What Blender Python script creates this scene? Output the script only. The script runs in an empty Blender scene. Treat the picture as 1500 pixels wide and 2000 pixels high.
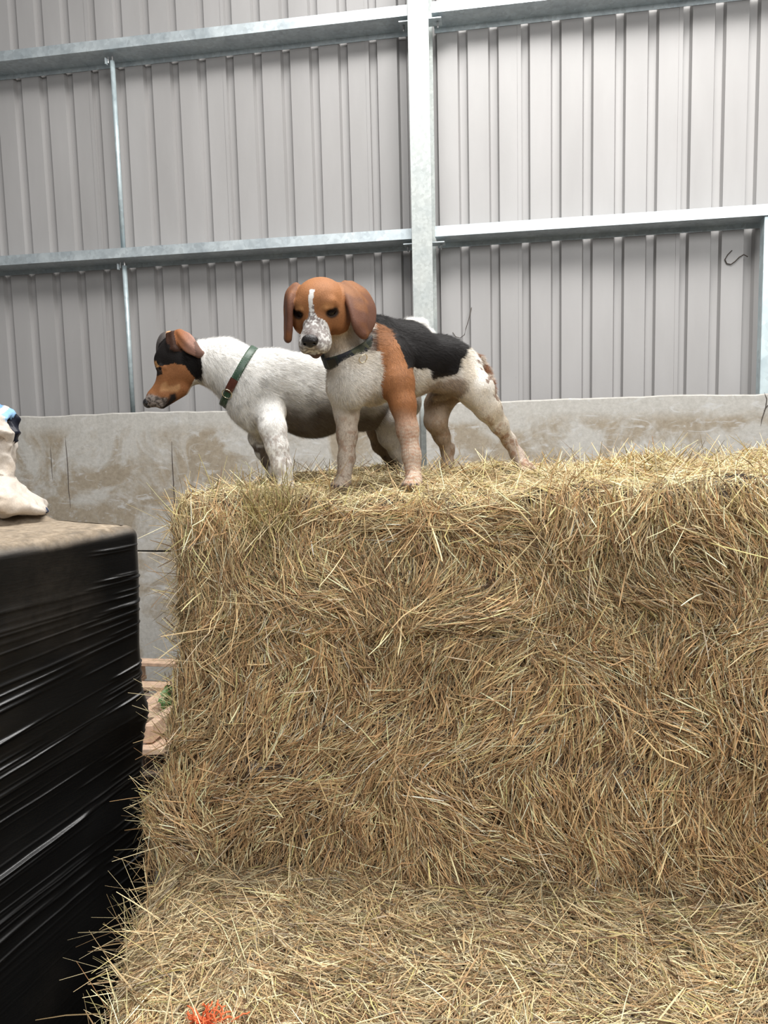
import bpy, math, random
import numpy as np
from mathutils import Vector, Matrix
from math import radians, sin, cos, pi

random.seed(7)
rng = np.random.default_rng(11)
SC = bpy.context.scene
COL = SC.collection

# ------------------------------------------------------------------ camera
EYE = np.array([0.0, 0.0, 2.0])
PITCH, ROLL = radians(6.2), radians(1.4)
FW = np.array([0, cos(PITCH), -sin(PITCH)])
_R0 = np.array([1.0, 0, 0]); _U0 = np.array([0, sin(PITCH), cos(PITCH)])
RT = cos(ROLL) * _R0 - sin(ROLL) * _U0
UP = cos(ROLL) * _U0 + sin(ROLL) * _R0
cam_data = bpy.data.cameras.new('camera')
cam_data.sensor_fit = 'VERTICAL'
cam_data.sensor_height = 32.0
cam_data.lens = 32.0 * 1500.0 / 2000.0
cam_data.clip_start = 0.05
cam = bpy.data.objects.new('camera', cam_data)
COL.objects.link(cam)
M = Matrix.Identity(4)
for i in range(3):
    M[i][0], M[i][1], M[i][2], M[i][3] = RT[i], UP[i], -FW[i], EYE[i]
cam.matrix_world = M
SC.camera = cam

# ------------------------------------------------------------------ light, world, exposure
SC.view_settings.view_transform = 'Standard'
SC.view_settings.look = 'None'
SC.view_settings.gamma = 1.0
SC.view_settings.use_curve_mapping = False
SC.view_settings.exposure = 0.0
world = bpy.data.worlds.new('world'); SC.world = world
world.use_nodes = True
wb = world.node_tree.nodes['Background']
wb.inputs[0].default_value = (0.93, 0.96, 1.0, 1)
wb.inputs[1].default_value = 0.10

def area(name, loc, target, sx, sy, power, color):
    l = bpy.data.lights.new(name, 'AREA'); l.shape = 'RECTANGLE'; l.size = sx; l.size_y = sy
    l.energy = power; l.color = color
    o = bpy.data.objects.new(name, l); COL.objects.link(o)
    o.location = loc
    d = Vector(target) - Vector(loc)
    o.rotation_euler = d.to_track_quat('-Z', 'Y').to_euler()
    return o
# translucent sheets in the barn roof, and fill lamps added high up for the open side behind the camera
area('roof_light', (0.85, 2.3, 6.6), (0.6, 2.9, 0.0), 4.6, 1.8, 540, (1.0, 0.985, 0.96))
area('front_fill_light', (2.3, -3.0, 5.4), (0.1, 3.0, 1.5), 3.2, 2.6, 300, (1.0, 0.99, 0.975))
area('front_fill_light.001', (-2.2, -3.6, 5.4), (0.0, 3.2, 1.8), 2.5, 2.5, 75, (0.97, 0.985, 1.0))

# ------------------------------------------------------------------ small helpers
def W(px, py, d):
    return EYE + d * (FW + (px - 750) / 1500.0 * RT - (py - 1000) / 1500.0 * UP)

def to_px(P):
    q = np.asarray(P) - EYE
    z = q @ FW
    return 750 + 1500 * (q @ RT) / z, 1000 - 1500 * (q @ UP) / z

def tag(o, label=None, cat=None, group=None, kind=None):
    if label: o['label'] = label
    if cat: o['category'] = cat
    if group: o['group'] = group
    if kind: o['kind'] = kind
    return o

def empty(name, loc=(0, 0, 0)):
    o = bpy.data.objects.new(name, None); COL.objects.link(o); o.location = loc
    o.empty_display_size = 0.1
    return o

def link(name, me, mat=None, parent=None):
    o = bpy.data.objects.new(name, me); COL.objects.link(o)
    if mat: me.materials.append(mat)
    if parent:
        o.parent = parent
        o.matrix_parent_inverse = Matrix.Translation(-Vector(parent.location))
    return o

def np_mesh(name, verts, faces, cols=None, smooth=True):
    """faces: (N,3) or (N,4) int array; cols: (V,3)"""
    me = bpy.data.meshes.new(name)
    verts = np.asarray(verts, dtype=np.float32); faces = np.asarray(faces, dtype=np.int32)
    n, k = faces.shape
    me.vertices.add(len(verts)); me.vertices.foreach_set('co', verts.ravel())
    me.loops.add(n * k); me.loops.foreach_set('vertex_index', faces.ravel())
    me.polygons.add(n)
    me.polygons.foreach_set('loop_start', np.arange(0, n * k, k, dtype=np.int32))
    me.polygons.foreach_set('loop_total', np.full(n, k, dtype=np.int32))
    me.polygons.foreach_set('use_smooth', np.full(n, smooth, dtype=bool))
    if cols is not None:
        c = np.ones((len(verts), 4), dtype=np.float32); c[:, :3] = np.clip(cols, 0, 1)
        at = me.color_attributes.new('coat', 'FLOAT_COLOR', 'POINT')
        at.data.foreach_set('color', c.ravel())
    me.update(calc_edges=True)
    return me

class MB:
    """collects boxes, tubes and polygons into one mesh"""
    def __init__(s): s.v = []; s.f = []
    def add(s, vs, fs):
        b = len(s.v); s.v += [tuple(map(float, q)) for q in vs]; s.f += [tuple(b + i for i in f) for f in fs]
    def obox(s, c, ax, h):
        """oriented box, centre c, axes ax (3 unit vectors), half sizes h"""
        c = np.array(c, float); ax = [np.array(a, float) for a in ax]
        vs = [c + sx * h[0] * ax[0] + sy * h[1] * ax[1] + sz * h[2] * ax[2] for sz in (-1, 1) for sy in (-1, 1) for sx in (-1, 1)]
        s.add(vs, [(0, 2, 3, 1), (4, 5, 7, 6), (0, 1, 5, 4), (2, 6, 7, 3), (0, 4, 6, 2), (1, 3, 7, 5)])
    def tube(s, pts, r, n=8, cap=True):
        pts = [np.array(p, float) for p in pts]
        rs = r if hasattr(r, '__len__') else [r] * len(pts)
        rings = []
        for i, p in enumerate(pts):
            t = pts[min(i + 1, len(pts) - 1)] - pts[max(i - 1, 0)]
            t /= np.linalg.norm(t) + 1e-12
            a = np.cross(t, (0.13, 0.21, 0.97) if abs(t[2]) < .9 else (1, 0.1, 0)); a /= np.linalg.norm(a)
            b = np.cross(t, a)
            rings.append([p + rs[i] * (cos(2 * pi * k / n) * a + sin(2 * pi * k / n) * b) for k in range(n)])
        vs = [q for rg in rings for q in rg]
        fs = [(i * n + k, i * n + (k + 1) % n, (i + 1) * n + (k + 1) % n, (i + 1) * n + k) for i in range(len(pts) - 1) for k in range(n)]
        if cap: fs += [tuple(range(n))[::-1], tuple((len(pts) - 1) * n + k for k in range(n))]
        s.add(vs, fs)
    def extrude(s, poly, e0, e1, o, w0, w1, wax):
        """closed 2D polygon (a,b)->o+a*e0+b*e1, extruded along wax from w0 to w1"""
        n = len(poly); e0, e1, o, wax = map(lambda q: np.array(q, float), (e0, e1, o, wax))
        vs = [o + a * e0 + b * e1 + w * wax for w in (w0, w1) for a, b in poly]
        s.add(vs, [(i, (i + 1) % n, n + (i + 1) % n, n + i) for i in range(n)] + [tuple(range(n))[::-1], tuple(range(n, 2 * n))])
    def build(s, name, mat=None, parent=None, smooth=False, bevel=0):
        me = bpy.data.meshes.new(name); me.from_pydata(s.v, [], s.f); me.update()
        if smooth:
            for p in me.polygons: p.use_smooth = True
        o = link(name, me, mat, parent)
        if bevel:
            m = o.modifiers.new('bevel', 'BEVEL'); m.width = bevel; m.segments = 2; m.limit_method = 'ANGLE'
        return o

# numpy 3D value noise
_T = rng.random(4096 * 4).astype(np.float32) * 2 - 1
def noise3(P):
    P = np.asarray(P, dtype=np.float32)
    i = np.floor(P).astype(np.int64); f = P - i; f = f * f * (3 - 2 * f)
    def h(dx, dy, dz):
        k = (i[..., 0] + dx) * 73856093 ^ (i[..., 1] + dy) * 19349663 ^ (i[..., 2] + dz) * 83492791
        return _T[(k & 0x7fffffff) % 16381]
    x, y, z = f[..., 0], f[..., 1], f[..., 2]
    r = 0
    for dx in (0, 1):
        for dy in (0, 1):
            for dz in (0, 1):
                r = r + h(dx, dy, dz) * (x if dx else 1 - x) * (y if dy else 1 - y) * (z if dz else 1 - z)
    return r
def fbm(P, sc, o=3, seed=0.0):
    P = np.asarray(P) * sc + seed * 17.13; a = 1.0; s = 0; n = 0
    for _ in range(o):
        s = s + a * noise3(P); n += a; P = P * 2.03 + 5.7; a *= .5
    return s / n
def sstep(a, b, x):
    t = np.clip((x - a) / (b - a), 0, 1); return t * t * (3 - 2 * t)
def unit(v):
    v = np.asarray(v, float); return v / (np.linalg.norm(v, axis=-1, keepdims=True) + 1e-12)

# ------------------------------------------------------------------ materials
def new_mat(name):
    m = bpy.data.materials.new(name); m.use_nodes = True
    nt = m.node_tree; return m, nt, nt.nodes['Principled BSDF']
def N(nt, t, **kw):
    n = nt.nodes.new(t)
    for k, v in kw.items(): setattr(n, k, v)
    return n
def ramp(nt, stops, src):
    r = N(nt, 'ShaderNodeValToRGB')
    el = r.color_ramp.elements
    while len(el) < len(stops): el.new(0.5)
    for e, (p, c) in zip(el, stops):
        e.position = p; e.color = (*c, 1) if len(c) == 3 else c
    nt.links.new(src, r.inputs[0]); return r.outputs[0]
def coords(nt, scale=(1, 1, 1), rot=(0, 0, 0)):
    tc = N(nt, 'ShaderNodeTexCoord'); mp = N(nt, 'ShaderNodeMapping')
    mp.inputs['Scale'].default_value = scale; mp.inputs['Rotation'].default_value = rot
    nt.links.new(tc.outputs['Object'], mp.inputs[0]); return mp.outputs[0]
def noise(nt, vec, sc, det=4, rough=.55, dist=0):
    n = N(nt, 'ShaderNodeTexNoise'); n.inputs['Scale'].default_value = sc; n.inputs['Detail'].default_value = det
    n.inputs['Roughness'].default_value = rough; n.inputs['Distortion'].default_value = dist
    if vec is not None: nt.links.new(vec, n.inputs['Vector'])
    return n.outputs['Fac']
def bump(nt, h, b, strength, dist=.01):
    n = N(nt, 'ShaderNodeBump'); n.inputs['Strength'].default_value = strength; n.inputs['Distance'].default_value = dist
    nt.links.new(h, n.inputs['Height']); nt.links.new(n.outputs[0], b.inputs['Normal']); return n
def mix(nt, fac, a, b, mode='MIX'):
    n = N(nt, 'ShaderNodeMix', data_type='RGBA', blend_type=mode)
    for k, v in ((0, fac), (6, a), (7, b)):
        if hasattr(v, 'is_linked'): nt.links.new(v, n.inputs[k])
        elif isinstance(v, tuple): n.inputs[k].default_value = (*v, 1)
        else: n.inputs[k].default_value = v
    return n.outputs[2]
def simple(name, color, rough=.6, metal=0, var=.12, nsc=20, bmp=0):
    m, nt, b = new_mat(name)
    c = coords(nt); f = noise(nt, c, nsc)
    dark = tuple(q * (1 - var) for q in color); lite = tuple(min(1, q * (1 + var)) for q in color)
    nt.links.new(ramp(nt, [(.3, dark), (.7, lite)], f), b.inputs['Base Color'])
    b.inputs['Roughness'].default_value = rough; b.inputs['Metallic'].default_value = metal
    if bmp: bump(nt, f, b, bmp)
    return m

def mat_cladding():
    m, nt, b = new_mat('painted_steel_sheet')
    c = coords(nt); f = noise(nt, coords(nt, (1, 1, .25)), 3, 5); g = noise(nt, c, 60, 2)
    col = ramp(nt, [(.3, (.335, .325, .32)), (.7, (.395, .385, .38))], f)
    spk = ramp(nt, [(.70, (1, 1, 1)), (.78, (.75, .73, .71))], noise(nt, c, 14, 6, .7))
    nt.links.new(mix(nt, 1.0, col, spk, 'MULTIPLY'), b.inputs['Base Color'])
    b.inputs['Roughness'].default_value = .42
    b.inputs['Specular IOR Level'].default_value = .4
    bump(nt, g, b, .06, .004)
    return m
def mat_galv(name, base, rough=.42, metal=.55, sc=45):
    m, nt, b = new_mat(name)
    c = coords(nt)
    v = N(nt, 'ShaderNodeTexVoronoi'); v.inputs['Scale'].default_value = sc; nt.links.new(c, v.inputs['Vector'])
    g = noise(nt, c, 7, 5, .6)
    c1 = ramp(nt, [(0, tuple(q * .86 for q in base)), (1, tuple(min(1, q * 1.12) for q in base))], v.outputs['Color'])
    c2 = ramp(nt, [(.35, (.86, .88, .9)), (.65, (1, 1, 1))], g)
    nt.links.new(mix(nt, 1.0, c1, c2, 'MULTIPLY'), b.inputs['Base Color'])
    b.inputs['Metallic'].default_value = metal
    rr = ramp(nt, [(.3, (rough - .1,) * 3), (.7, (rough + .15,) * 3)], g)
    nt.links.new(rr, b.inputs['Roughness'])
    return m
def mat_concrete():
    m, nt, b = new_mat('stained_concrete')
    c = coords(nt)
    big = noise(nt, coords(nt, (1, 1, 1.0)), 2.6, 6, .62, .8)
    fine = noise(nt, c, 38, 6, .7)
    smear = noise(nt, coords(nt, (1, 1, 2.2), (0, .5, 0)), 5.5, 5, .6, 2.0)
    grey = ramp(nt, [(.3, (.40, .385, .35)), (.7, (.53, .51, .47))], fine)
    brown = ramp(nt, [(.3, (.27, .225, .165)), (.7, (.38, .325, .25))], fine)
    stain = ramp(nt, [(.44, (0, 0, 0)), (.56, (1, 1, 1))], big)
    # the top band stays cleaner than the soiled zone below
    sp = N(nt, 'ShaderNodeSeparateXYZ'); nt.links.new(c, sp.inputs[0])
    mr = N(nt, 'ShaderNodeMapRange'); mr.inputs['From Min'].default_value = 2.08; mr.inputs['From Max'].default_value = 2.0
    nt.links.new(sp.outputs['Z'], mr.inputs['Value'])
    st = N(nt, 'ShaderNodeMath', operation='MULTIPLY'); nt.links.new(stain, st.inputs[0]); nt.links.new(mr.outputs[0], st.inputs[1])
    c1 = mix(nt, st.outputs[0], grey, brown)
    pale = ramp(nt, [(.56, (0, 0, 0)), (.68, (.75, .75, .75))], smear)
    c2 = mix(nt, pale, c1, (.55, .545, .53))
    nt.links.new(c2, b.inputs['Base Color']); b.inputs['Roughness'].default_value = .85
    bump(nt, fine, b, .35, .004)
    return m
def mat_coat(name='coat', rough=.6, sheen=.25, bmp=.25, sc=350):
    m, nt, b = new_mat(name)
    a = N(nt, 'ShaderNodeAttribute', attribute_name='coat')
    f = noise(nt, coords(nt), sc, 3, .6)
    v = ramp(nt, [(.3, (.86, .86, .86)), (.7, (1.08, 1.08, 1.08))], f)
    nt.links.new(mix(nt, 1.0, a.outputs['Color'], v, 'MULTIPLY'), b.inputs['Base Color'])
    b.inputs['Roughness'].default_value = rough
    b.inputs['Specular IOR Level'].default_value = .16
    if bmp: bump(nt, f, b, bmp, .003)
    return m
def mat_straw():
    m, nt, b = new_mat('hay')
    a = N(nt, 'ShaderNodeAttribute', attribute_name='coat')
    nt.links.new(a.outputs['Color'], b.inputs['Base Color'])
    b.inputs['Roughness'].default_value = .5
    b.inputs['Specular IOR Level'].default_value = .35
    return m
def mat_film():
    m, nt, b = new_mat('black_stretch_film')
    c = coords(nt)
    a = N(nt, 'ShaderNodeAttribute', attribute_name='coat')     # r = dust amount
    sp = N(nt, 'ShaderNodeSeparateColor'); nt.links.new(a.outputs['Color'], sp.inputs[0])
    f = noise(nt, c, 24, 6, .7, .6)
    d = N(nt, 'ShaderNodeMath', operation='MULTIPLY'); nt.links.new(sp.outputs[0], d.inputs[0])
    nt.links.new(ramp(nt, [(.28, (.45, .45, .45)), (.62, (1, 1, 1))], f), d.inputs[1])
    dust = ramp(nt, [(.3, (.26, .2, .135)), (.7, (.42, .34, .25))], noise(nt, c, 60, 4))
    nt.links.new(mix(nt, d.outputs[0], (.006, .006, .006), dust), b.inputs['Base Color'])
    rr = ramp(nt, [(0, (.37, .37, .37)), (.6, (.9, .9, .9))], d.outputs[0])
    nt.links.new(rr, b.inputs['Roughness'])
    b.inputs['Specular IOR Level'].default_value = .55
    bump(nt, noise(nt, coords(nt, (6, 6, 40), (0, 0, 0)), 6, 3), b, .12, .004)
    return m

M_CLAD = mat_cladding(); M_GALV = mat_galv('galvanised_steel', (.62, .68, .70)); M_COLUMN = mat_galv('galvanised_column', (.49, .515, .495), .5, .25, 60)
M_ROD = mat_galv('galvanised_rod', (.62, .72, .74), .4, .4, 25)
M_CONC = mat_concrete(); M_COAT = mat_coat(); M_STRAW = mat_straw(); M_FILM = mat_film()
M_WOOD = simple('pallet_wood', (.60, .42, .30), .7, 0, .25, 25, .2)
M_WOOD_SHADED = simple('shaded_wood', (.20, .15, .12), .8, 0, .3, 25, .2)  # darker copy of the pallet wood: shade of the gap put into the colour
M_DARK = simple('dark_stain', (.07, .055, .045), .9)
M_BOLT = simple('bolt_steel', (.5, .5, .5), .35, .8)
M_LEAF = simple('weed_leaf', (.075, .17, .045), .5, 0, .4, 30)
M_FLOOR = simple('dusty_floor', (.12, .105, .085), .9, 0, .3, 4, .3)
M_EYE = simple('dark_eye', (.008, .005, .004), .05, 0, .1); M_EYE.node_tree.nodes['Principled BSDF'].inputs['Specular IOR Level'].default_value = .22
M_NOSE = simple('wet_nose', (.014, .012, .012), .32, 0, .3, 400, .3)

# ------------------------------------------------------------------ the building
A = radians(9.4)
WT = np.array([cos(A), -sin(A), 0.0])        # along the wall, to the right
WM = np.array([-sin(A), -cos(A), 0.0])       # out of the wall, towards the camera
ZZ = np.array([0, 0, 1.0])
WO = -5.35 * WM                              # foot of the wall plane
def wp(s, off, z): return WO + s * WT + off * WM + z * ZZ

fl = MB(); fl.add([(-7, -4, 0), (7, -4, 0), (7, 9, 0), (-7, 9, 0)], [(0, 1, 2, 3)])
tag(fl.build('floor', M_FLOOR), kind='structure')

def build_cladding():
    v = []; prof = []
    s = -6.1
    ph = 0.0
    # trapezoid sheet: wide pan towards the room, narrow channels going out
    while s < 5.2:
        prof += [(s, 0.0), (s + .131, 0.0), (s + .142, -.038), (s + .188, -.038), (s + .199, 0.0)]
        s += .2
    mb = MB(); n = len(prof)
    zs = [2.0, 5.9]
    vs = [wp(a + .045, b, z) for z in zs for a, b in prof]
    mb.add(vs, [(i, i + 1, n + i + 1, n + i) for i in range(n - 1)])
    # lapped sheet edges: a thin lip every metre
    for k in range(-6, 6):
        s0 = k * 1.0 + .045 + .13 - .1
        mb.obox(wp(s0, .0015, 3.95), (WT, WM, ZZ), (.012, .0015, 1.95))
    return tag(mb.build('wall_back', M_CLAD), kind='structure')
build_cladding()

def girt(s0, s1, z, label):
    """cold formed Z section, flange towards the room"""
    t = .004; h = .066; d = .2
    mb = MB()
    o = wp(0, 0, z)
    mb.extrude([(d, 0), (d, h), (d - t, h), (d - t, t), (.002, t), (.002, 0)], WM, ZZ, o, s0, s1, WT)     # front flange with web lying flat
    mb.extrude([(.002, 0), (.002 + t, 0), (.002 + t, -.03), (.002, -.03)], WM, ZZ, o, s0, s1, WT)
    o_ = mb.build('wall_girt', M_GALV)
    return tag(o_, label, 'steel girt', 'galvanised rails across the sheeted wall')
girt(-6.0, -.625, 4.60, 'upper galvanised rail on the sheeting left of the column')
girt(-.472, 5.0, 4.60, 'upper galvanised rail on the sheeting right of the column, at the top edge')
girt(-6.0, -.625, 3.228, 'lower galvanised rail on the sheeting left of the column, above the white dog')
girt(-.472, 5.0, 3.232, 'lower galvanised rail on the sheeting right of the column')

def column():
    c = empty('steel_column', tuple(wp(-.547, .2, 0)))
    tag(c, 'tall spangled galvanised steel column between the two wall bays', 'steel column')
    s0, s1 = -.612, -.481
    mb = MB()
    mb.obox(wp((s0 + s1) / 2, .299, 2.98), (WT, WM, ZZ), ((s1 - s0) / 2, .004, 2.95))
    mb.build('flange', M_COLUMN, c, bevel=.002)
    mb = MB(); mb.obox(wp((s0 + s1) / 2, .17, 2.98), (WT, WM, ZZ), (.003, .125, 2.95)); mb.build('web', M_COLUMN, c)
    mb = MB(); mb.obox(wp((s0 + s1) / 2, .045, 2.98), (WT, WM, ZZ), ((s1 - s0) / 2, .004, 2.95)); mb.build('flange', M_COLUMN, c)
    for z in (4.60, 3.228):
        for sgn in (-1, 1):
            k = MB(); sx = (s0 + s1) / 2 + sgn * .09
            k.obox(wp(sx, .15, z - .03), (WT, WM, ZZ), (.045, .05, .003))
            cl = k.build('girt_cleat', M_GALV, c)
            k = MB(); q = wp(sx + sgn * .02, .15, z - .035)
            k.tube([q, q - .022 * ZZ], .009, 6); k.tube([q - .02 * ZZ, q - .034 * ZZ], .005, 6)
            b = k.build('bolt', M_BOLT, cl); 
    return c
column()

def sag_rod(s, z0, z1, r, name, label, off=.12):
    c = empty(name, tuple(wp(s, off, z0)))
    tag(c, label, 'steel rod', 'upright ties between the wall rails')
    mb = MB(); mb.tube([wp(s, off, z0), wp(s, off, z1)], r, 12); mb.build('tube', M_ROD, c, smooth=True)
    mb = MB(); mb.tube([wp(s, off, z1 - .01), wp(s - .0, off, z1 + .03)], r * .45, 8)
    mb.tube([wp(s - .02, off + .02, z1 - .02), wp(s - .02, off + .02, z1 + .02)], .004, 6); mb.build('end_bolt', M_BOLT, c)
    mb = MB(); mb.obox(wp(s - .03, off + .03, z1 - .012), (WT, WM, ZZ), (.004, .012, .02)); mb.build('bracket', M_GALV, c)
    return c
sag_rod(-2.685, 3.27, 4.56, .0165, 'tie_rod', 'pale scratched upright tube between the upper and lower rails, left bay')
sag_rod(-2.685, 2.16, 3.19, .0165, 'tie_rod', 'upright tube from the lower rail down to the concrete, left of the white dog')
def post():
    c = empty('steel_post', tuple(wp(1.57, .16, 2.15)))
    tag(c, 'bluish galvanised channel post under the lower rail at the right edge', 'steel post')
    mb = MB(); mb.obox(wp(1.575, .18, 2.69), (WT, WM, ZZ), (.03, .002, .54)); mb.build('flange', M_ROD, c)
    mb = MB(); mb.obox(wp(1.545, .14, 2.69), (WT, WM, ZZ), (.002, .04, .54)); mb.build('web', M_ROD, c)
post()

def panel(s0, s1, z0, z1, label, cracks=()):
    ns = int((s1 - s0) / .06); 
    top = z1
    mb = MB()
    prof = [(.312, 0), (.41, 0), (.41, 1), (.402, 1.008), (.312, 1.008)]
    vs = []
    for i in range(ns + 1):
        s = s0 + (s1 - s0) * i / ns
        dz = .007 * float(noise3(np.array([s * 3.1, z1 * 7, 1.0]))) + .005 * float(noise3(np.array([s * 11.1, z1 * 3, 4.0])))
        for k, (o, zz) in enumerate(prof):
            zz_ = z0 if zz == 0 else (z1 - .008 + dz + (zz - 1))
            vs.append(wp(s, o + (.003 * float(noise3(np.array([s * 15, 2.0, k]))) if k in (2, 3) else 0), zz_))
    n = 5
    fs = [(i * n + k, (i + 1) * n + k, (i + 1) * n + (k + 1) % n, i * n + (k + 1) % n) for i in range(ns) for k in range(n)]
    fs += [tuple(range(n)), tuple(ns * n + k for k in range(n))[::-1]]
    mb.add(vs, fs)
    o = mb.build('concrete_panel', M_CONC)
    tag(o, label, 'concrete panel', 'precast concrete wall panels')
    for c in cracks:
        k = MB(); k.tube([wp(a, .411, z) for a, z in c[1]], [max(.0006, c[0] * (1 - .8 * abs(2 * i / (len(c[1]) - 1) - 1) ** 3)) for i in range(len(c[1]))], 5)
        k.build('crack', M_DARK, o)
    return o
def vline(s, z0, z1, n=9, w=.006):
    return [(s + w * float(noise3(np.array([s * 3, i * .9, 2.2]))), z0 + (z1 - z0) * i / (n - 1)) for i in range(n)]
panel(-6.0, -.575, 1.20, 2.146, 'long stained concrete panel behind the white dog, left of the column',
      [(.0032, vline(-3.05, 1.5, 2.0)), (.0035, vline(-2.27, 1.25, 1.95)), (.002, vline(-3.17, 1.7, 1.93)), (.0012, vline(-.8, 1.6, 1.9))])
panel(-.53, 5.0, 1.20, 2.158, 'smeared concrete panel above the hay, right of the column',
      [(.003, [(1.50, 2.16), (1.515, 2.12), (1.51, 2.07), (1.49, 2.0), (1.485, 1.96)]), (.0025, [(1.62, 2.165), (1.57, 2.13), (1.52, 2.08), (1.50, 2.05)])])
panel(-6.0, -.575, .0, 1.188, 'lower course concrete panel seen between the black stack and the hay')
panel(-.53, 5.0, .0, 1.188, 'lower course concrete panel hidden behind the hay')

def wall_vine(pts, r, label):
    mb = MB(); mb.tube(pts, r, 5)
    o = mb.build('dried_tendril', M_DARK, smooth=True); return tag(o, label, 'tendril')
def arc(s, z, pts, off=.008): return [wp(s + a, off, z + b) for a, b in pts]
wall_vine(arc(1.375, 3.0, [(.03, .075), (.005, .05), (-.012, .02), (.0, -.005), (.025, -.012), (.05, .005), (.075, .03), (.10, .045), (.125, .03)]), .0035,
          'curled dark dried tendril on the sheeting at the far right, under the lower rail')
wall_vine(arc(-.34, 2.62, [(-.04, .02), (-.02, -.01), (.01, -.02), (.04, .0), (.05, .04), (.07, .1), (.09, .18)]), .0025,
          'hooked dried tendril on the sheeting beside the column, above the brown and white dog')

# ------------------------------------------------------------------ pallet wrapped in black film
PB = np.array([-.673, 2.13, 0]); PE = np.array([-.566, -.824, 0]); PN = np.array([.824, -.566, 0])   # corner, along near face, outward
def wrapped_stack():
    root = empty('wrapped_stack', (-1.35, 1.95, 0))
    tag(root, 'tall stack wrapped in creased black stretch film, dusty brown on top', 'wrapped stack')
    LX, LY, H = 1.3, 1.0, 1.75
    RC = .045
    # perimeter path (rounded rectangle), s=0 at the visible corner; +s runs along the near face, -s along the far face
    def peri(s):
        """vectorised: returns (x along PE, y inward) and normal"""
        a = np.where(s >= 0, s, 0); b = np.where(s < 0, -s, 0)
        # local: corner at 0,0; near face along +x (normal -y), far face along +y (normal -x)
        q = pi * RC / 4
        x = np.zeros_like(s); y = np.zeros_like(s); nx = np.zeros_like(s); ny = np.zeros_like(s)
        m = np.abs(s) <= q
        th = np.clip(s / RC, -pi / 4, pi / 4) + 0       # -45..45 deg
        an = pi + pi / 4 + th                                # normal angle
        x = np.where(m, RC + RC * np.cos(an), np.where(s > 0, RC + (s - q), 0))
        y = np.where(m, RC + RC * np.sin(an), np.where(s < 0, RC + (-s - q), 0))
        nx = np.where(m, np.cos(an), np.where(s > 0, 0, -1)); ny = np.where(m, np.sin(an), np.where(s > 0, -1, 0))
        return x, y, nx, ny
    IN = -PN
    s = np.concatenate([np.linspace(-1.0, -.1, 40), np.linspace(-.095, 1.3, 300)]); z = np.linspace(.12, H, 1000)
    S, Wc = np.meshgrid(s, z)
    slp = lambda w: .01 + .20 * sstep(1.72, 1.28, w) + .11 * sstep(.95, .5, w)
    Z = Wc - slp(Wc) * np.clip(S, 0, None) * sstep(H, H - .25, Wc); Z = np.clip(Z, .11, None)
    Wc = Wc.ravel()
    x, y, nx, ny = peri(S.ravel()); S = S.ravel(); Z = Z.ravel()
    # stretch creases: ridges that climb towards the far corner
    disp = np.zeros_like(S)
    r2 = np.random.default_rng(3)
    for i in range(190):
        zc = r2.uniform(-.1, 1.66)
        s0 = r2.uniform(.02, .5); ln = r2.uniform(.35, 1.2)
        wd = r2.uniform(.0018, .0045); am = r2.uniform(.3, 1.0) ** 2 * .008 * (.3 + .7 * sstep(1.6, 1.35, zc) - .4 * sstep(1.2, .9, zc))
        am *= .12 + .88 * sstep(-.15, .25, float(noise3(np.array([zc * 9.0, 3.3, 1.0]))))
        line = zc + .004 * np.sin(S * 3 + i)
        env = sstep(s0 - .12, s0 + .1, S) * (1 - sstep(s0 + ln, s0 + ln + .25, S))
        disp += am * env * np.exp(-((Wc - line) / wd) ** 2)
    disp *= 1 - .85 * np.exp(-((S - .155) / .06) ** 4) * sstep(1.3, 1.2, Wc)      # one taut smooth band
    for i in range(110):      # finer bunches fanning in at the corner
        zc = r2.uniform(.1, 1.7)
        s0 = r2.choice([-.16, -.05, .0, .03]) + r2.uniform(-.02, .02); ln = r2.uniform(.05, .16)
        line = zc
        env = sstep(s0 - .02, s0 + .02, S) * (1 - sstep(s0 + ln, s0 + ln + .05, S))
        disp += .003 * env * np.exp(-((Wc - line) / .0028) ** 2)
    P3 = np.stack([S, Z, 0 * S], 1)
    disp += .018 * fbm(P3, 2.2, 2, 1) + .004 * fbm(P3, 9, 2, 2)
    disp += .014 * np.exp(-((Z - 1.22) / .05) ** 2) * sstep(.25, 0, np.abs(S))       # bulge of a carton edge under the film
    disp -= .012 * np.exp(-((Z - 1.05) / .10) ** 2)
    top_r = np.clip((Z - H + .035) / .035, 0, 1)
    inset = .035 * (1 - np.sqrt(np.clip(1 - top_r ** 2, 0, 1)))
    Zt = Z - .012 * sstep(H - .03, H, Z) * 0
    dd = disp * (1 - top_r) - inset
    xx = x + nx * dd; yy = y + ny * dd
    P = PB + xx[:, None] * PE + yy[:, None] * IN + Zt[:, None] * ZZ
    ns = len(s); nz = len(z)
    i, j = np.meshgrid(np.arange(nz - 1), np.arange(ns - 1), indexing='ij')
    f = np.stack([i * ns + j, (i + 1) * ns + j, (i + 1) * ns + j + 1, i * ns + j + 1], -1).reshape(-1, 4)
    dust = .85 * sstep(H - .03, H - .001, Z + .016 * fbm(P3, 6, 3, 5)) + .12 * np.clip(fbm(P3, 3, 4, 9), 0, 1)
    me = np_mesh('side_film', P, f, np.stack([dust] * 3, 1))
    link('side_film', me, M_FILM, root)
    # top sheet, sagging and dusty
    gx = np.linspace(.028, 1.25, 120); gy = np.linspace(.028, .98, 100)
    X, Y = np.meshgrid(gx, gy); X = X.ravel(); Y = Y.ravel()
    T3 = np.stack([X, Y, 0 * X], 1)
    e = np.minimum(np.minimum(X - .028, 1.25 - X), np.minimum(Y - .028, .98 - Y))
    hz = H + .012 * fbm(T3, 3, 3, 3) * sstep(0, .1, e) + .004 * fbm(T3, 18, 3, 4) * sstep(0, .05, e) + .006 * sstep(0, .08, e) - .006 * (1 - sstep(0, .02, e))
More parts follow.
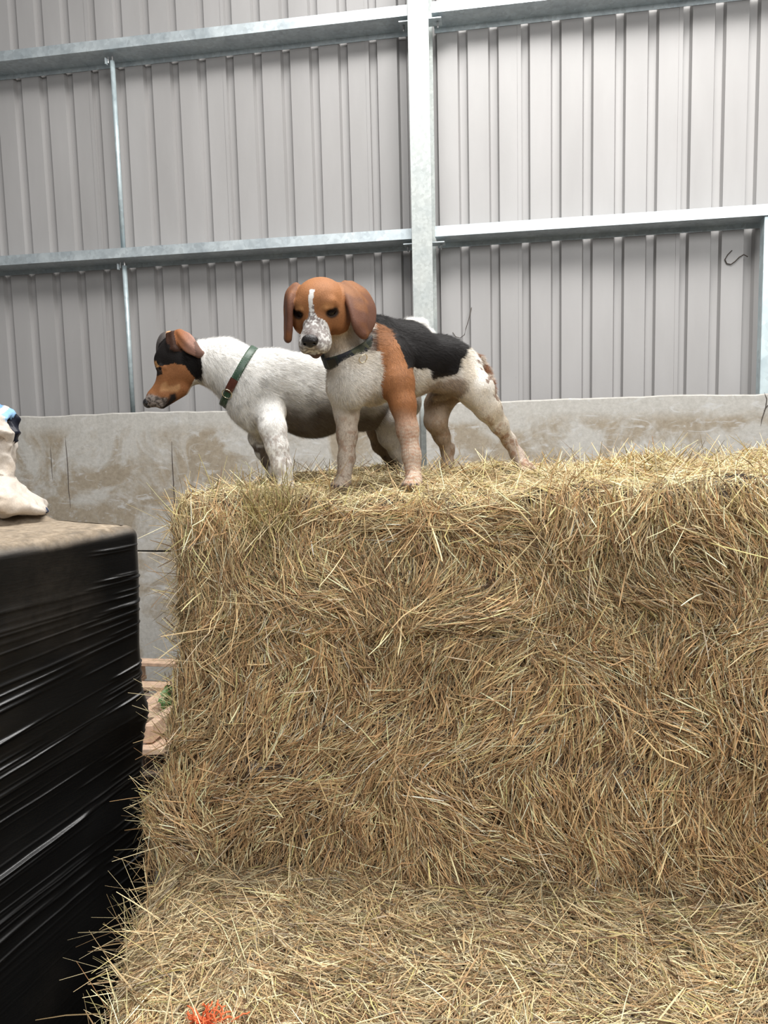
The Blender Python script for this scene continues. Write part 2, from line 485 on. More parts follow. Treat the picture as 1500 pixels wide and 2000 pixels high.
    # a raised fold of film beside the bag
    fold = np.exp(-(((Y - .36) - .6 * (X - .05)) / .020) ** 2) * sstep(.045, .07, X) * (1 - sstep(.25, .5, X))
    hz += .022 * fold
    P = PB + X[:, None] * PE + Y[:, None] * IN + hz[:, None] * ZZ
    ns = 120; nz = 100
    i, j = np.meshgrid(np.arange(nz - 1), np.arange(ns - 1), indexing='ij')
    f = np.stack([i * ns + j, (i + 1) * ns + j, (i + 1) * ns + j + 1, i * ns + j + 1], -1).reshape(-1, 4)
    dust = .95 - .75 * np.clip(fold, 0, 1) * sstep(.0, .1, X) + .1 * fbm(T3, 8, 2, 5)
    link('top_film', np_mesh('top_film', P, f, np.stack([dust] * 3, 1)), M_FILM, root)
    # the pallet under it
    mb = MB()
    c = PB + .65 * PE + .5 * IN
    for k in range(6): mb.obox(c + (k - 2.5) * .2 * IN + .115 * ZZ - .0 * PE, (PE, IN, ZZ), (.64, .045, .01))
    for k in (-1, 0, 1):
        mb.obox(c + k * .58 * PE + .06 * ZZ, (PE, IN, ZZ), (.05, .48, .045))
    mb.build('pallet', M_WOOD, root)
wrapped_stack()

# ------------------------------------------------------------------ implicit surfaces
class Field:
    """smooth union of tapered capsules and ellipsoids sampled on a grid, meshed with surface nets"""
    def __init__(s, vox): s.p = []; s.vox = vox
    def cone(s, a, b, ra, rb, k=.02, tag='body', neg=False):
        s.p.append(('c', np.array(a, float), np.array(b, float), ra, rb, k, tag, neg))
    def chain(s, pts, k=.015, tag='body'):
        for (a, ra), (b, rb) in zip(pts[:-1], pts[1:]): s.cone(a, b, ra, rb, k, tag)
    def ell(s, c, ax, r, k=.02, tag='body', neg=False):
        s.p.append(('e', np.array(c, float), np.array([unit(q) for q in ax]), np.array(r, float), None, k, tag, neg))
    def run(s):
        lo = np.full(3, 1e9); hi = -lo
        for q in s.p:
            if q[7]: continue
            if q[0] == 'c':
                r = max(q[3], q[4]); lo = np.minimum(lo, np.minimum(q[1], q[2]) - r); hi = np.maximum(hi, np.maximum(q[1], q[2]) + r)
            else:
                r = np.abs(q[2].T) @ q[3]; lo = np.minimum(lo, q[1] - r); hi = np.maximum(hi, q[1] + r)
        lo -= .02; hi += .02
        v = s.vox; n = np.ceil((hi - lo) / v).astype(int) + 1
        s.lo = lo; s.n = n
        ax = [(lo[i] + v * np.arange(n[i])).astype(np.float32) for i in range(3)]
        D = np.full(n, .08, np.float32); T = np.zeros(n, np.uint8)
        s.tags = []
        best = np.full(n, 1.0, np.float32)
        for q in s.p:
            k = q[5]; m = k + .012
            if q[0] == 'c':
                r = max(q[3], q[4]); a = np.minimum(q[1], q[2]) - r - m; b = np.maximum(q[1], q[2]) + r + m
            else:
                r = np.abs(q[2].T) @ q[3]; a = q[1] - r - m; b = q[1] + r + m
            i0 = np.clip(((a - lo) / v).astype(int), 0, n - 1); i1 = np.clip(((b - lo) / v).astype(int) + 2, 1, n)
            sl = tuple(slice(i0[i], i1[i]) for i in range(3))
            X = ax[0][sl[0]][:, None, None]; Y = ax[1][sl[1]][None, :, None]; Z = ax[2][sl[2]][None, None, :]
            if q[0] == 'c':
                pa = (X - q[1][0], Y - q[1][1], Z - q[1][2]); ba = q[2] - q[1]; L = float(ba @ ba) + 1e-12
                h = np.clip((pa[0] * ba[0] + pa[1] * ba[1] + pa[2] * ba[2]) / L, 0, 1)
                d = np.sqrt((pa[0] - h * ba[0]) ** 2 + (pa[1] - h * ba[1]) ** 2 + (pa[2] - h * ba[2]) ** 2) - (q[3] + h * (q[4] - q[3]))
            else:
                pc = (X - q[1][0], Y - q[1][1], Z - q[1][2]); k0 = 0; k1 = 0
                for j in range(3):
                    w = pc[0] * q[2][j][0] + pc[1] * q[2][j][1] + pc[2] * q[2][j][2]
                    k0 = k0 + (w / q[3][j]) ** 2; k1 = k1 + (w / q[3][j] ** 2) ** 2
                k0 = np.sqrt(k0); d = k0 * (k0 - 1) / (np.sqrt(k1) + 1e-9)
            d = d.astype(np.float32)
            if q[6] not in s.tags: s.tags.append(q[6])
            ti = s.tags.index(q[6])
            cur = D[sl]
            if q[7]:
                h = np.clip(k - np.abs(cur + d), 0, None) / k
                D[sl] = np.maximum(cur, -d) + h * h * k * .25
            else:
                bb = best[sl]; t = T[sl]; mk = d < bb
                t[mk] = ti; bb[mk] = d[mk]
                h = np.clip(k - np.abs(cur - d), 0, None) / k
                D[sl] = np.minimum(cur, d) - h * h * k * .25
        s.D = D; s.T = T
        return s
    def sample(s, P, arr=None):
        g = (np.asarray(P) - s.lo) / s.vox
        g = np.clip(g, 0, s.n - 1.001); i = g.astype(int); f = g - i; r = 0
        for dx in (0, 1):
            for dy in (0, 1):
                for dz in (0, 1):
                    w = (f[:, 0] if dx else 1 - f[:, 0]) * (f[:, 1] if dy else 1 - f[:, 1]) * (f[:, 2] if dz else 1 - f[:, 2])
                    r = r + w * s.D[i[:, 0] + dx, i[:, 1] + dy, i[:, 2] + dz]
        return r
    def normal(s, P):
        e = s.vox
        g = np.stack([s.sample(P + np.eye(3)[i] * e) - s.sample(P - np.eye(3)[i] * e) for i in range(3)], 1)
        return unit(g)
    def mesh(s):
        D = s.D; n = s.n
        ins = D < 0
        c = np.zeros(tuple(n - 1), np.uint8)
        for dx in (0, 1):
            for dy in (0, 1):
                for dz in (0, 1): c += ins[dx:n[0] - 1 + dx, dy:n[1] - 1 + dy, dz:n[2] - 1 + dz]
        act = (c > 0) & (c < 8)
        idx = np.full(tuple(n - 1), -1, np.int32); A_ = np.argwhere(act); idx[act] = np.arange(len(A_))
        corner = np.array([(x, y, z) for x in (0, 1) for y in (0, 1) for z in (0, 1)])
        val = np.stack([D[A_[:, 0] + q[0], A_[:, 1] + q[1], A_[:, 2] + q[2]] for q in corner], 1)
        acc = np.zeros((len(A_), 3)); cnt = np.zeros(len(A_))
        for i in range(8):
            for j in range(i + 1, 8):
                if np.abs(corner[i] - corner[j]).sum() != 1: continue
                a, b = val[:, i], val[:, j]; m = (a < 0) != (b < 0)
                t = np.where(m, a / np.where(m, a - b, 1), 0)
                p = corner[i] + t[:, None] * (corner[j] - corner[i])
                acc[m] += p[m]; cnt[m] += 1
        V = s.lo + s.vox * (A_ + acc / cnt[:, None])
        F = []
        for axis in range(3):
            o = [0, 1, 2]; o.remove(axis); u, w = o
            sl0 = [slice(1, None)] * 3; sl1 = [slice(1, None)] * 3
            sl0[axis] = slice(0, n[axis] - 1); sl1[axis] = slice(1, n[axis])
            for k in (u, w): sl0[k] = slice(1, n[k] - 1); sl1[k] = slice(1, n[k] - 1)
            a = ins[tuple(sl0)]; b = ins[tuple(sl1)]
            for flip, m in ((False, a & ~b), (True, ~a & b)):
                Q = np.argwhere(m)
                Q[:, u] += 1; Q[:, w] += 1
                def at(du, dw):
                    R_ = Q.copy(); R_[:, u] -= du; R_[:, w] -= dw
                    return idx[R_[:, 0], R_[:, 1], R_[:, 2]]
                q = np.stack([at(1, 1), at(0, 1), at(0, 0), at(1, 0)], 1)
                if (axis == 1) != flip: q = q[:, ::-1]
                F.append(q)
        F = np.concatenate(F); F = F[(F >= 0).all(1)]
        Tg = s.T[A_[:, 0], A_[:, 1], A_[:, 2]]
        return V, F, Tg

def relax(V, F, it=2, lam=.5):
    n = len(V)
    for _ in range(it):
        S = np.zeros_like(V); c = np.zeros(n)
        for k in range(4):
            a = F[:, k]; b = F[:, (k + 1) % 4]
            for x, y in ((a, b), (b, a)):
                for j in range(3): S[:, j] += np.bincount(x, V[y, j], n)
                c += np.bincount(x, None, n)
        V = V + lam * (S / np.maximum(c, 1)[:, None] - V)
    return V

def in_poly(px, py, poly):
    r = np.zeros(len(px), bool); n = len(poly); j = n - 1
    for i in range(n):
        xi, yi = poly[i]; xj, yj = poly[j]
        if yi != yj:
            r ^= ((yi > py) != (yj > py)) & (px < (xj - xi) * (py - yi) / (yj - yi) + xi)
        j = i
    return r

def soft_poly(px, py, poly, rad=5, n=10):
    t = np.zeros(len(px)); r = np.random.default_rng(0)
    for _ in range(n):
        a = r.uniform(0, 2 * pi); q = rad * math.sqrt(r.random()); t += in_poly(px + q * cos(a), py + q * sin(a), poly)
    return t / n
def fur(name, V, Nn, C, flow, length, n, parent, width=.00065, lift=.36, seed=1):
    r = np.random.default_rng(seed)
    ok = np.where(length > 1e-4)[0]
    i = r.choice(ok, n)
    nn = Nn[i]; f = flow[i] + r.normal(0, .22, (n, 3))
    f = unit(f - nn * (f * nn).sum(1)[:, None])
    side = np.cross(nn, f)
    p = V[i] + side * r.uniform(-.0012, .0012, (n, 1)) + f * r.uniform(-.0012, .0012, (n, 1)) - nn * .0006
    L = length[i] * r.uniform(.6, 1.25, n)
    lf = lift * r.uniform(.5, 1.5, n) * np.where(length[i] < .005, .7, 1)
    tip = p + (f + nn * lf[:, None]) * L[:, None]
    w = width * r.uniform(.7, 1.4, (n, 1))
    Vv = np.stack([p - side * w / 2, p + side * w / 2, tip], 1).reshape(-1, 3)
    c = C[i] * r.uniform(.62, 1.2, (n, 1)) * (1 + .25 * fbm(V[i], 160, 2, 5))[:, None]
    cc = np.repeat(c, 3, 0)
    me = np_mesh(name, Vv, np.arange(3 * n).reshape(-1, 3), cc, smooth=False)
    return link(name, me, M_FUR, parent)
M_FUR = mat_coat('fur_hair', .55, 0, 0)

def sheet_ear(fl, inner, outer, r=.0035, rows=18, tag='ear', k=.008, curl=.12):
    def cr(P, q):
        i = min(int(q), len(P) - 2); f = q - i
        p0, p1, p2, p3 = P[max(i - 1, 0)], P[i], P[i + 1], P[min(i + 2, len(P) - 1)]
        return .5 * (2 * p1 + (p2 - p0) * f + (2 * p0 - 5 * p1 + 4 * p2 - p3) * f * f + (3 * p1 - p0 - 3 * p2 + p3) * f ** 3)
    inner = np.array(inner); outer = np.array(outer)
    for q in np.linspace(0, len(inner) - 1, rows):
        a = cr(inner, q); b = cr(outer, q)
        m = (a + b) / 2 - FW * curl * np.linalg.norm(b - a)
        fl.cone(a, m, r, r, k, tag); fl.cone(m, b, r, r, k, tag)

def collar(parent, fld, c, nrm, up, w, thick, mat, name='collar', a0=0, a1=360, gap=.0015, tmax=.2):
    """a band wrapped round the neck: rays from the neck centre find the coat, the band lies on it"""
    nrm = unit(nrm); e0 = unit(np.array(up) - nrm * (np.array(up) @ nrm)); e1 = np.cross(nrm, e0)
    n = 72; A_ = np.radians(np.linspace(a0, a1, n + 1)); K = 5
    grid = []
    for k in range(K):
        o = c + nrm * w * (k / (K - 1) - .5)
        D = np.cos(A_)[:, None] * e0 + np.sin(A_)[:, None] * e1
        t = np.full(len(A_), .012)
        for _ in range(40):
            d = fld.sample(o + D * t[:, None]); t = np.clip(t + np.where(d < 0, np.maximum(-d * .8, .0006), -d * .5), .005, .13)
        grid.append(t)
    T = np.stack(grid); T = np.minimum(T, tmax); T = np.maximum(T.mean(0), T) * .5 + T.max(0) * .5
    ker = np.ones(5) / 5
    T = np.stack([np.convolve(np.concatenate([q[-3:-1], q, q[1:3]]), ker, 'valid') for q in T]) + gap
    V = []; 
    for lay in (0, thick):
        for k in range(K):
            o = c + nrm * w * (k / (K - 1) - .5)
            ed = .35 * thick if (k in (0, K - 1) and lay) else 0
            V.append(o + (np.cos(A_)[:, None] * e0 + np.sin(A_)[:, None] * e1) * (T[k] + lay - ed)[:, None])
    V = np.concatenate(V); m = n + 1; F = []
    for i in range(n):
        for k in range(K - 1):
            b = (K + k) * m + i; F.append((b, b + 1, b + m + 1, b + m))
            b = k * m + i; F.append((b, b + m, b + m + 1, b + 1))
        F.append((i, i + 1, K * m + i + 1, K * m + i))
        b = (K - 1) * m + i; d = (2 * K - 1) * m + i; F.append((b, d, d + 1, b + 1))
    o_ = link(name, np_mesh(name, V, np.array(F)), mat, parent)
    def pos(ang, off=0, side=0):
        a = math.radians(ang); j = int(round((ang - a0) / (a1 - a0) * n)) % n
        return c + nrm * side + (cos(a) * e0 + sin(a) * e1) * (T[K // 2][j] + thick + off), cos(a) * e0 + sin(a) * e1, -sin(a) * e0 + cos(a) * e1
    return o_, pos

def ring(name, c, n, r, w, mat, parent, k=28):
    n = unit(n); a = unit(np.cross(n, (.3, .2, .9))); b = np.cross(n, a)
    mb = MB(); mb.tube([np.array(c) + r * (cos(t) * a + sin(t) * b) for t in np.linspace(0, 2 * pi, k)], w, 8, cap=False)
    return mb.build(name, mat, parent, smooth=True)
M_RING = simple('ring_metal', (.75, .68, .5), .25, .9)

def eyeball(parent, c, r):
    me = bpy.data.meshes.new('eye'); import bmesh
    bm = bmesh.new(); bmesh.ops.create_uvsphere(bm, u_segments=24, v_segments=16, radius=r, matrix=Matrix.Translation(Vector(c)))
    bm.to_mesh(me); bm.free()
    for p in me.polygons: p.use_smooth = True
    return link('eye', me, M_EYE, parent)

def speck(P, sc, thr, seed, soft=.22):
    return sstep(thr, thr + soft, fbm(P, sc, 3, seed))

CREAM = np.array([.66, .59, .49]); WHITE = np.array([.88, .86, .82]); TAN = np.array([.34, .145, .058]); BLACK = np.array([.009, .007, .0065])
BROWN = np.array([.20, .09, .045]); ROAN = np.array([.36, .22, .145]); PINK = np.array([.30, .20, .13])
def lerp(a, b, t):
    t = np.asarray(t, float)
    return a + (b - a) * (t[:, None] if t.ndim else t)

def toes(fl, c, fwd, up, r=.0075, tag='paw', spread=.0105):
    fwd = unit(fwd); up = unit(up); fwd = unit(fwd - up * (fwd @ up)); sd = np.cross(fwd, up)
    for k, (x, y) in enumerate(((-1.5, .0), (-.5, .008), (.5, .008), (1.5, .0))):
        a = c + sd * x * spread * .75 + fwd * .004; b = c + sd * x * spread + fwd * (.018 + y) - up * .006
        fl.cone(a, b, r * 1.1, r, .004, tag)
def claws(parent, c, fwd, up, mat, spread=.0105):
    fwd = unit(fwd); up = unit(up); fwd = unit(fwd - up * (fwd @ up)); sd = np.cross(fwd, up)
    for x, y in ((-1.5, .0), (-.5, .008), (.5, .008), (1.5, .0)):
        b = c + sd * x * spread + fwd * (.024 + y) - up * .006
        mb = MB(); mb.tube([b, b + fwd * .005 - up * .001, b + fwd * .009 - up * .006], [.0022, .0018, .0006], 6)
        mb.build('claw', mat, parent, smooth=True)
M_CLAW = simple('claw', (.05, .035, .03), .4)

# ------------------------------------------------------------------ the beagle
def beagle():
    root = empty('dog', tuple(W(760, 940, 1.9)))
    tag(root, 'tricolour beagle-like dog with tan head and black saddle, facing the camera on the hay', 'dog')
    f = Field(.0023)
    fx, fd = -.73, -.69                                    # forwards in (right, depth)
    fwd = unit(fx * RT + fd * np.array([0, 1, 0])); fwd[2] = 0; fwd = unit(fwd)
    up = ZZ; left = np.cross(up, fwd)
    AX = (fwd, left, up)
    f.ell(W(722, 716, 1.84), AX, (.085, .070, .094), .03, 'body')
    f.ell(W(790, 707, 1.93), AX, (.125, .074, .090), .03, 'body')
    f.ell(W(858, 706, 2.02), AX, (.105, .062, .070), .03, 'body')
    f.ell(W(893, 722, 2.07), AX, (.070, .060, .060), .03, 'body')
    f.ell(W(683, 738, 1.79), AX, (.045, .058, .072), .03, 'body')
    f.cone(W(740, 655, 1.86), W(800, 665, 1.94), .040, .045, .03, 'body')
    # neck
    f.cone(W(655, 632, 1.775), W(694, 705, 1.835), .047, .062, .03, 'neck')
    f.cone(W(690, 650, 1.82), W(735, 662, 1.86), .044, .050, .03, 'neck')
    # fore legs
    def paw(c, d, tag): 
        f.ell(c, (d, np.cross(ZZ, unit(d)), ZZ), (.024, .020, .016), .01, tag); toes(f, c + unit(d) * .004 + ZZ * -.002, d, ZZ, tag=tag)
    pf = unit(-.35 * RT - 1.0 * np.array([0, 1, 0.]))
    L1 = [(W(672, 762, 1.81), .042), (W(677, 808, 1.83), .0275), (W(678, 850, 1.83), .0225), (W(677, 895, 1.82), .0182), (W(672, 928, 1.81), .0175)]
    f.chain(L1, .016, 'rfore'); PW1 = W(669, 941, 1.795); paw(PW1, pf, 'rfore')
    L2 = [(W(766, 706, 1.825), .046), (W(777, 748, 1.80), .037), (W(787, 790, 1.79), .0285), (W(796, 840, 1.785), .0235), (W(804, 890, 1.775), .0195), (W(807, 925, 1.765), .0185)]
    f.cone(*[q for q in (L2[0][0], L2[1][0])], L2[0][1], L2[1][1], .04, 'lfore'); f.chain(L2[1:], .016, 'lfore'); PW2 = W(808, 938, 1.75); paw(PW2, pf, 'lfore')
    f.cone(W(795, 772, 1.815), W(790, 785, 1.80), .016, .018, .012, 'lfore')    # elbow
    # hind legs
    L3 = [(W(878, 752, 2.12), .052), (W(856, 790, 2.11), .036), (W(851, 822, 2.11), .030), (W(862, 850, 2.14), .0215), (W(874, 880, 2.17), .0165), (W(874, 905, 2.165), .0155), (W(873, 922, 2.15), .016)]
    f.chain(L3, .016, 'rhind'); PW3 = W(871, 929, 2.13); paw(PW3, pf, 'rhind')
    f.cone(W(881, 872, 2.185), W(880, 882, 2.18), .011, .010, .01, 'rhind')
    L4 = [(W(908, 735, 2.06), .052), (W(931, 764, 2.04), .046), (W(953, 797, 2.05), .034), (W(975, 830, 2.08), .0225), (W(994, 860, 2.12), .0172), (W(1010, 888, 2.13), .0162), (W(1020, 904, 2.12), .0165)]
    f.chain(L4, .016, 'lhind'); PW4 = W(1026, 911, 2.10); paw(PW4, unit(.25 * RT - np.array([0, 1, 0.])), 'lhind')
    f.cone(W(862, 742, 2.0), W(905, 745, 2.03), .030, .034, .03, 'body')       # groin skin
    f.cone(W(868, 768, 2.06), W(850, 776, 2.05), .014, .010, .015, 'body')
    f.cone(W(905, 768, 2.11), W(908, 776, 2.11), .018, .014, .015, 'body')
    # tail, hanging down behind the left thigh
    f.chain([(W(918, 694, 2.13), .014), (W(938, 702, 2.15), .011), (W(951, 725, 2.15), .010), (W(960, 748, 2.13), .008), (W(965, 764, 2.12), .005)], .008, 'tail')
    # head, built in its own frame: x to the dog's left, y forwards, z up
    O = W(625, 595, 1.735)
    yaw, pit, rol = radians(10), radians(36), radians(0)
    hf = -sin(yaw) * cos(pit) * RT - sin(pit) * UP - cos(yaw) * cos(pit) * FW
    hu = unit(UP - hf * (hf @ UP)); hs = np.cross(hf, hu)
    if hs @ RT < 0: hs = -hs
    hs, hu = unit(hs * cos(rol) - hu * sin(rol)), unit(hu * cos(rol) + hs * sin(rol))
    H = lambda x, y, z: O + x * hs + y * hf + z * hu
    HA = (hs, hf, hu)
    e = lambda c, r, k=.02, neg=False, tg='head': f.ell(H(*c), HA, r, k, tg, neg)
    e((0, -.004, .002), (.0605, .066, .0555))
    e((0, .022, .022), (.042, .036, .028))
    for sx in (-1, 1):
        e((sx * .040, .016, -.026), (.024, .040, .034))
        e((sx * .029, .040, .014), (.017, .014, .012), .012)
        e((sx * .0185, .088, -.052), (.0180, .034, .0235), .010)
        e((sx * .0290, .0430, .0225), (.015, .010, .007), .012)
    f.cone(H(0, .035, -.020), H(0, .108, -.040), .034, .0185, .016, 'head')
    f.cone(H(0, .088, -.031), H(0, .124, -.036), .016, .0115, .01, 'head')
    f.cone(H(0, .015, -.056), H(0, .098, -.073), .026, .0125, .010, 'head')
    for sx in (-1, 1):
        f.ell(H(sx * .0335, .0485, .000), HA, (.0135, .007, .0085), .004, 'head', True)
        f.chain([(H(sx * .0190, .0545, -.001), .003), (H(sx * .0265, .0570, .0120), .0034), (H(sx * .0390, .0515, .0100), .0034), (H(sx * .0480, .0405, -.002), .003)], .004, 'head')
        f.chain([(H(sx * .0190, .0545, -.001), .003), (H(sx * .029, .0545, -.0100), .0030), (H(sx * .0400, .0490, -.0100), .0030), (H(sx * .0480, .0405, -.002), .003)], .004, 'head')
    # mouth crease
    for sx in (-1, 1): f.cone(H(sx * .034, .052, -.068), H(sx * .012, .120, -.067), .0022, .0022, .004, 'head', True)
    # ears
    inn = [W(662, 557, 1.735), W(676, 578, 1.712), W(685, 604, 1.697), W(692, 630, 1.692), W(699, 646, 1.70), W(709, 656, 1.71)]
    out = [W(684, 552, 1.765), W(712, 568, 1.765), W(729, 598, 1.765), W(729, 625, 1.755), W(722, 642, 1.74), W(712, 656, 1.72)]
    sheet_ear(f, inn, out, .0033, 38, 'ear', .009)
    inn = [W(580, 562, 1.72), W(568, 580, 1.696), W(566, 603, 1.690), W(566, 628, 1.695), W(565, 648, 1.70), W(563, 664, 1.71)]
    out = [W(580, 556, 1.765), W(564, 570, 1.77), W(559, 598, 1.775), W(560, 625, 1.77), W(561, 645, 1.76), W(562, 664, 1.73)]
    sheet_ear(f, inn, out, .0033, 38, 'ear', .009)
    f.run()
    V, F, Tg = f.mesh(); V = relax(V, F, 2, .4); Nn = f.normal(V)
    px, py = to_px(V); tg = f.tags
    isT = lambda *n: np.isin(Tg, [tg.index(q) for q in n if q in tg])
    px = px + 5 * fbm(V, 60, 2, 1); py = py + 5 * fbm(V, 60, 2, 2)
    # coat
    C = np.tile(CREAM, (len(V), 1))
    C = lerp(C, WHITE, .55 * sstep(-.2, .3, fbm(V, 20, 2, 3)) )
    legs = isT('rfore', 'rhind', 'lhind')
    C[legs] = lerp(C[legs], ROAN, .85 * speck(V[legs], 90, .02, 5) * sstep(770, 860, py[legs]))
    C[legs] = lerp(C[legs], BROWN, .8 * speck(V[legs], 150, .22, 6) * sstep(800, 880, py[legs]))
    m = isT('rfore'); C[m] = lerp(C[m], np.array([.36, .27, .20]), .6 * sstep(765, 850, py[m]))
    m = isT('rhind'); C[m] = lerp(C[m], np.array([.30, .205, .13]), .8)
    m = isT('lhind'); C[m] = lerp(C[m], ROAN, .55 * sstep(830, 880, py[m]))
    z2 = lambda pts: [(620 + a / 3.409, 600 + b / 3.409) for a, b in pts]
    tan = z2([(375, 60), (450, 100), (540, 200), (600, 330), (630, 450), (640, 570), (660, 620), (660, 700), (520, 760), (495, 700), (470, 620), (450, 540), (430, 420), (425, 300), (370, 285)])
    bodyish = isT('body', 'neck', 'lfore', 'rfore')
    m = (in_poly(px, py, tan) | (isT('lfore') & (py < 745) & (px > 745))) & bodyish & ~isT('rfore'); C[m] = TAN * (1 + .15 * fbm(V[m], 40, 2, 8))[:, None]
    m = isT('lfore') & (py > 745); t = sstep(790, 860, py[m])
    base = lerp(np.tile(TAN, (m.sum(), 1)), CREAM, t * .75)
    # roan banding of the damp, combed leg hair
    band = .5 + .5 * np.sin(py[m] * .85 + 3 * fbm(V[m], 45, 2, 4))
    C[m] = lerp(base, np.array([.40, .17, .08]), band * .55 * t + .3 * speck(V[m], 70, .05, 9) * t)
    dk = z2([(300, 150), (385, 150), (400, 290), (350, 300), (310, 260)])
    m = in_poly(px, py, dk) & bodyish; C[m] = lerp(C[m], BROWN * .4, .6 + .4 * speck(V[m], 120, -.1, 3))
    blk = z2([(330, 40), (560, 60), (780, 110), (960, 200), (1010, 270), (965, 340), (930, 445), (840, 462), (760, 478), (742, 425), (690, 398), (600, 408), (575, 330), (540, 250), (500, 180), (440, 110), (380, 105), (330, 95)])
    m = in_poly(px, py, blk) & (isT('body', 'neck', 'lhind') | (isT('lfore') & (py < 745))); C[m] = BLACK
    # the saddle covers the back on the far side too
    q = V - W(790, 707, 1.93); m = (q @ left < -.0) & (q[:, 2] > .02) & isT('body') & (px > 740) & (px < 925); C[m] = BLACK
    grn = z2([(745, 480), (960, 440), (1010, 560), (960, 620), (640, 660), (640, 585)])
    C = lerp(C, PINK * .8, .8 * soft_poly(px, py, grn, 11, 16) * isT('body', 'rhind'))
    m = isT('tail'); C[m] = lerp(np.tile(BROWN, (m.sum(), 1)), CREAM, .6 * speck(V[m], 90, 0, 3))
    m = isT('lhind') & (px > 925 + (py - 700) * .55) & (py > 690) & (py < 800); C[m] = lerp(C[m], BROWN * .8, .8 * speck(V[m], 80, 0, 7))
    m = isT('body') & in_poly(px, py, z2([(600, 400), (750, 400), (770, 480), (640, 600), (600, 560)])); C[m] = lerp(C[m], BROWN, .5 * speck(V[m], 50, .1, 12))
    # head coat in the head's own frame
    q = V - O; hx, hy, hz = q @ hs, q @ hf, q @ hu
    hx_ = hx + .003 * fbm(V, 90, 2, 20)
    m = isT('head', 'ear') | (isT('neck') & (hy > -.05) & (hz > -.03))
    hc = np.tile(TAN, (len(V), 1)) * (1 + .18 * fbm(V, 30, 3, 21) + .38 * fbm(V, 15, 2, 61))[:, None]
    hc = lerp(hc, TAN * .55, .8 * np.exp(-((np.abs(hx) - .036) ** 2 + (hy - .047) ** 2 + (hz + .004) ** 2) / .022 ** 2))
    hc = lerp(hc, np.array([.58, .29, .12]), .65 * np.exp(-((np.abs(hx) - .030) ** 2 + ((hz - .017) * 1.6) ** 2) / .011 ** 2))
    blaze = (np.abs(hx_ + .003) < .0032 + .0025 * sstep(.015, .04, hz) + .022 * sstep(.058, .09, hy)) & (hz < .050) & (hy > .015)
    muz = (hy + .35 * np.abs(hx) > .076) & (hz > -.075)
    muz |= (hy > .055) & (hz < -.045) & (hz > -.085)
    wh = blaze | muz
    hc[wh] = lerp(np.tile(WHITE * .95, (wh.sum(), 1)), np.array([.17, .125, .11]), .8 * speck(V[wh], 200, -.12, 22) * np.where(hz[wh] > .022, .1, np.where(hz[wh] > -.01, 1.1, .85)))
    hc = lerp(hc, np.array([.085, .06, .055]), .92 * np.exp(-(hx ** 2 + (hy - .115) ** 2 + (hz + .024) ** 2) / .022 ** 2))
    thr = (hz < -.056 - .12 * (hy - .02)) & (hy < .075)
    hc[thr] = lerp(np.tile(CREAM * np.array([.95, .85, .72]), (thr.sum(), 1)), TAN, .2)
    hc[(hz < -.071) & (hy > .09)] = (.16, .10, .085)
    for sx in (-1, 1):
        ed = np.sqrt(((hx - sx * .0335) / 1.25) ** 2 + (hy - .0465) ** 2 + (hz - .000) ** 2)
        hc = lerp(hc, np.array([.02, .012, .008]), 1 - sstep(.0125, .0175, ed))
    mm = isT('ear'); hc[mm] = lerp(np.tile(np.array([.15, .068, .043]), (mm.sum(), 1)), TAN * .8, sstep(.0, .3, fbm(V[mm], 25, 2, 30)) * .6 + .35 * sstep(600, 565, py[mm]))
    m2 = isT('head', 'ear'); C[m2] = hc[m2]
    m3 = isT('neck') & (py < 640) & (hy > -.06) & (hz > -.02); C[m3] = TAN
    m3 = isT('neck') & (px < 700) & (py > 640) & (py < 715); C[m3] = lerp(C[m3], np.array([.52, .40, .27]), .7)
    body = link('body', np_mesh('body', V, F, C * .93), M_COAT, root)
    # fur
    flow = np.tile(-fwd * 1.0 - ZZ * .45, (len(V), 1))
    flow[legs | isT('lfore')] = -ZZ + .1 * RT
    m = isT('head', 'ear'); flow[m] = -hf
    m = isT('ear'); flow[m] = -ZZ
    m = isT('neck'); flow[m] = -ZZ - .5 * fwd
    Ln = np.full(len(V), .0115); Ln[legs | isT('lfore')] = .006; Ln[isT('head')] = .0035; Ln[isT('ear')] = .003
    Ln[isT('head') & (hy > .06)] = .0022; Ln[isT('head') & (hy > .121)] = 0
    for sx in (-1, 1): Ln[((hx - sx * .0335) ** 2 + (hy - .0465) ** 2 + (hz - .001) ** 2) < .0115 ** 2] = 0
    tag(fur('fur', V, Nn, C, flow, Ln, 170000, root, seed=4), kind='stuff')
    for sx in (-1, 1): eyeball(root, H(sx * .0330, .0420, .0005), .0138)
    # nose leather
    nf = Field(.0011)
    nf.ell(H(0, .127, -.0305), HA, (.0185, .0115, .0130), .004, 'n'); nf.ell(H(0, .130, -.038), HA, (.008, .007, .008), .004, 'n')
    for sx in (-1, 1):
        nf.ell(H(sx * .0095, .128, -.033), HA, (.0075, .009, .0085), .003, 'n')
    for sx in (-1, 1): nf.cone(H(sx * .0080, .140, -.034), H(sx * .013, .130, -.036), .0026, .0018, .002, 'n', True)
    nf.run(); v2, f2, _ = nf.mesh(); link('nose', np_mesh('nose', v2, f2), M_NOSE, root)
    # collar
    m, nt, b = new_mat('camouflage_webbing')
    vv = N(nt, 'ShaderNodeTexVoronoi'); vv.inputs['Scale'].default_value = 60; nt.links.new(coords(nt), vv.inputs['Vector'])
    sp = N(nt, 'ShaderNodeSeparateColor'); nt.links.new(vv.outputs['Color'], sp.inputs[0])
    nt.links.new(ramp(nt, [(.0, (.008, .010, .014)), (.55, (.010, .013, .02)), (.6, (.045, .05, .026)), (.8, (.02, .028, .02)), (.85, (.07, .072, .04))], sp.outputs[0]), b.inputs['Base Color'])
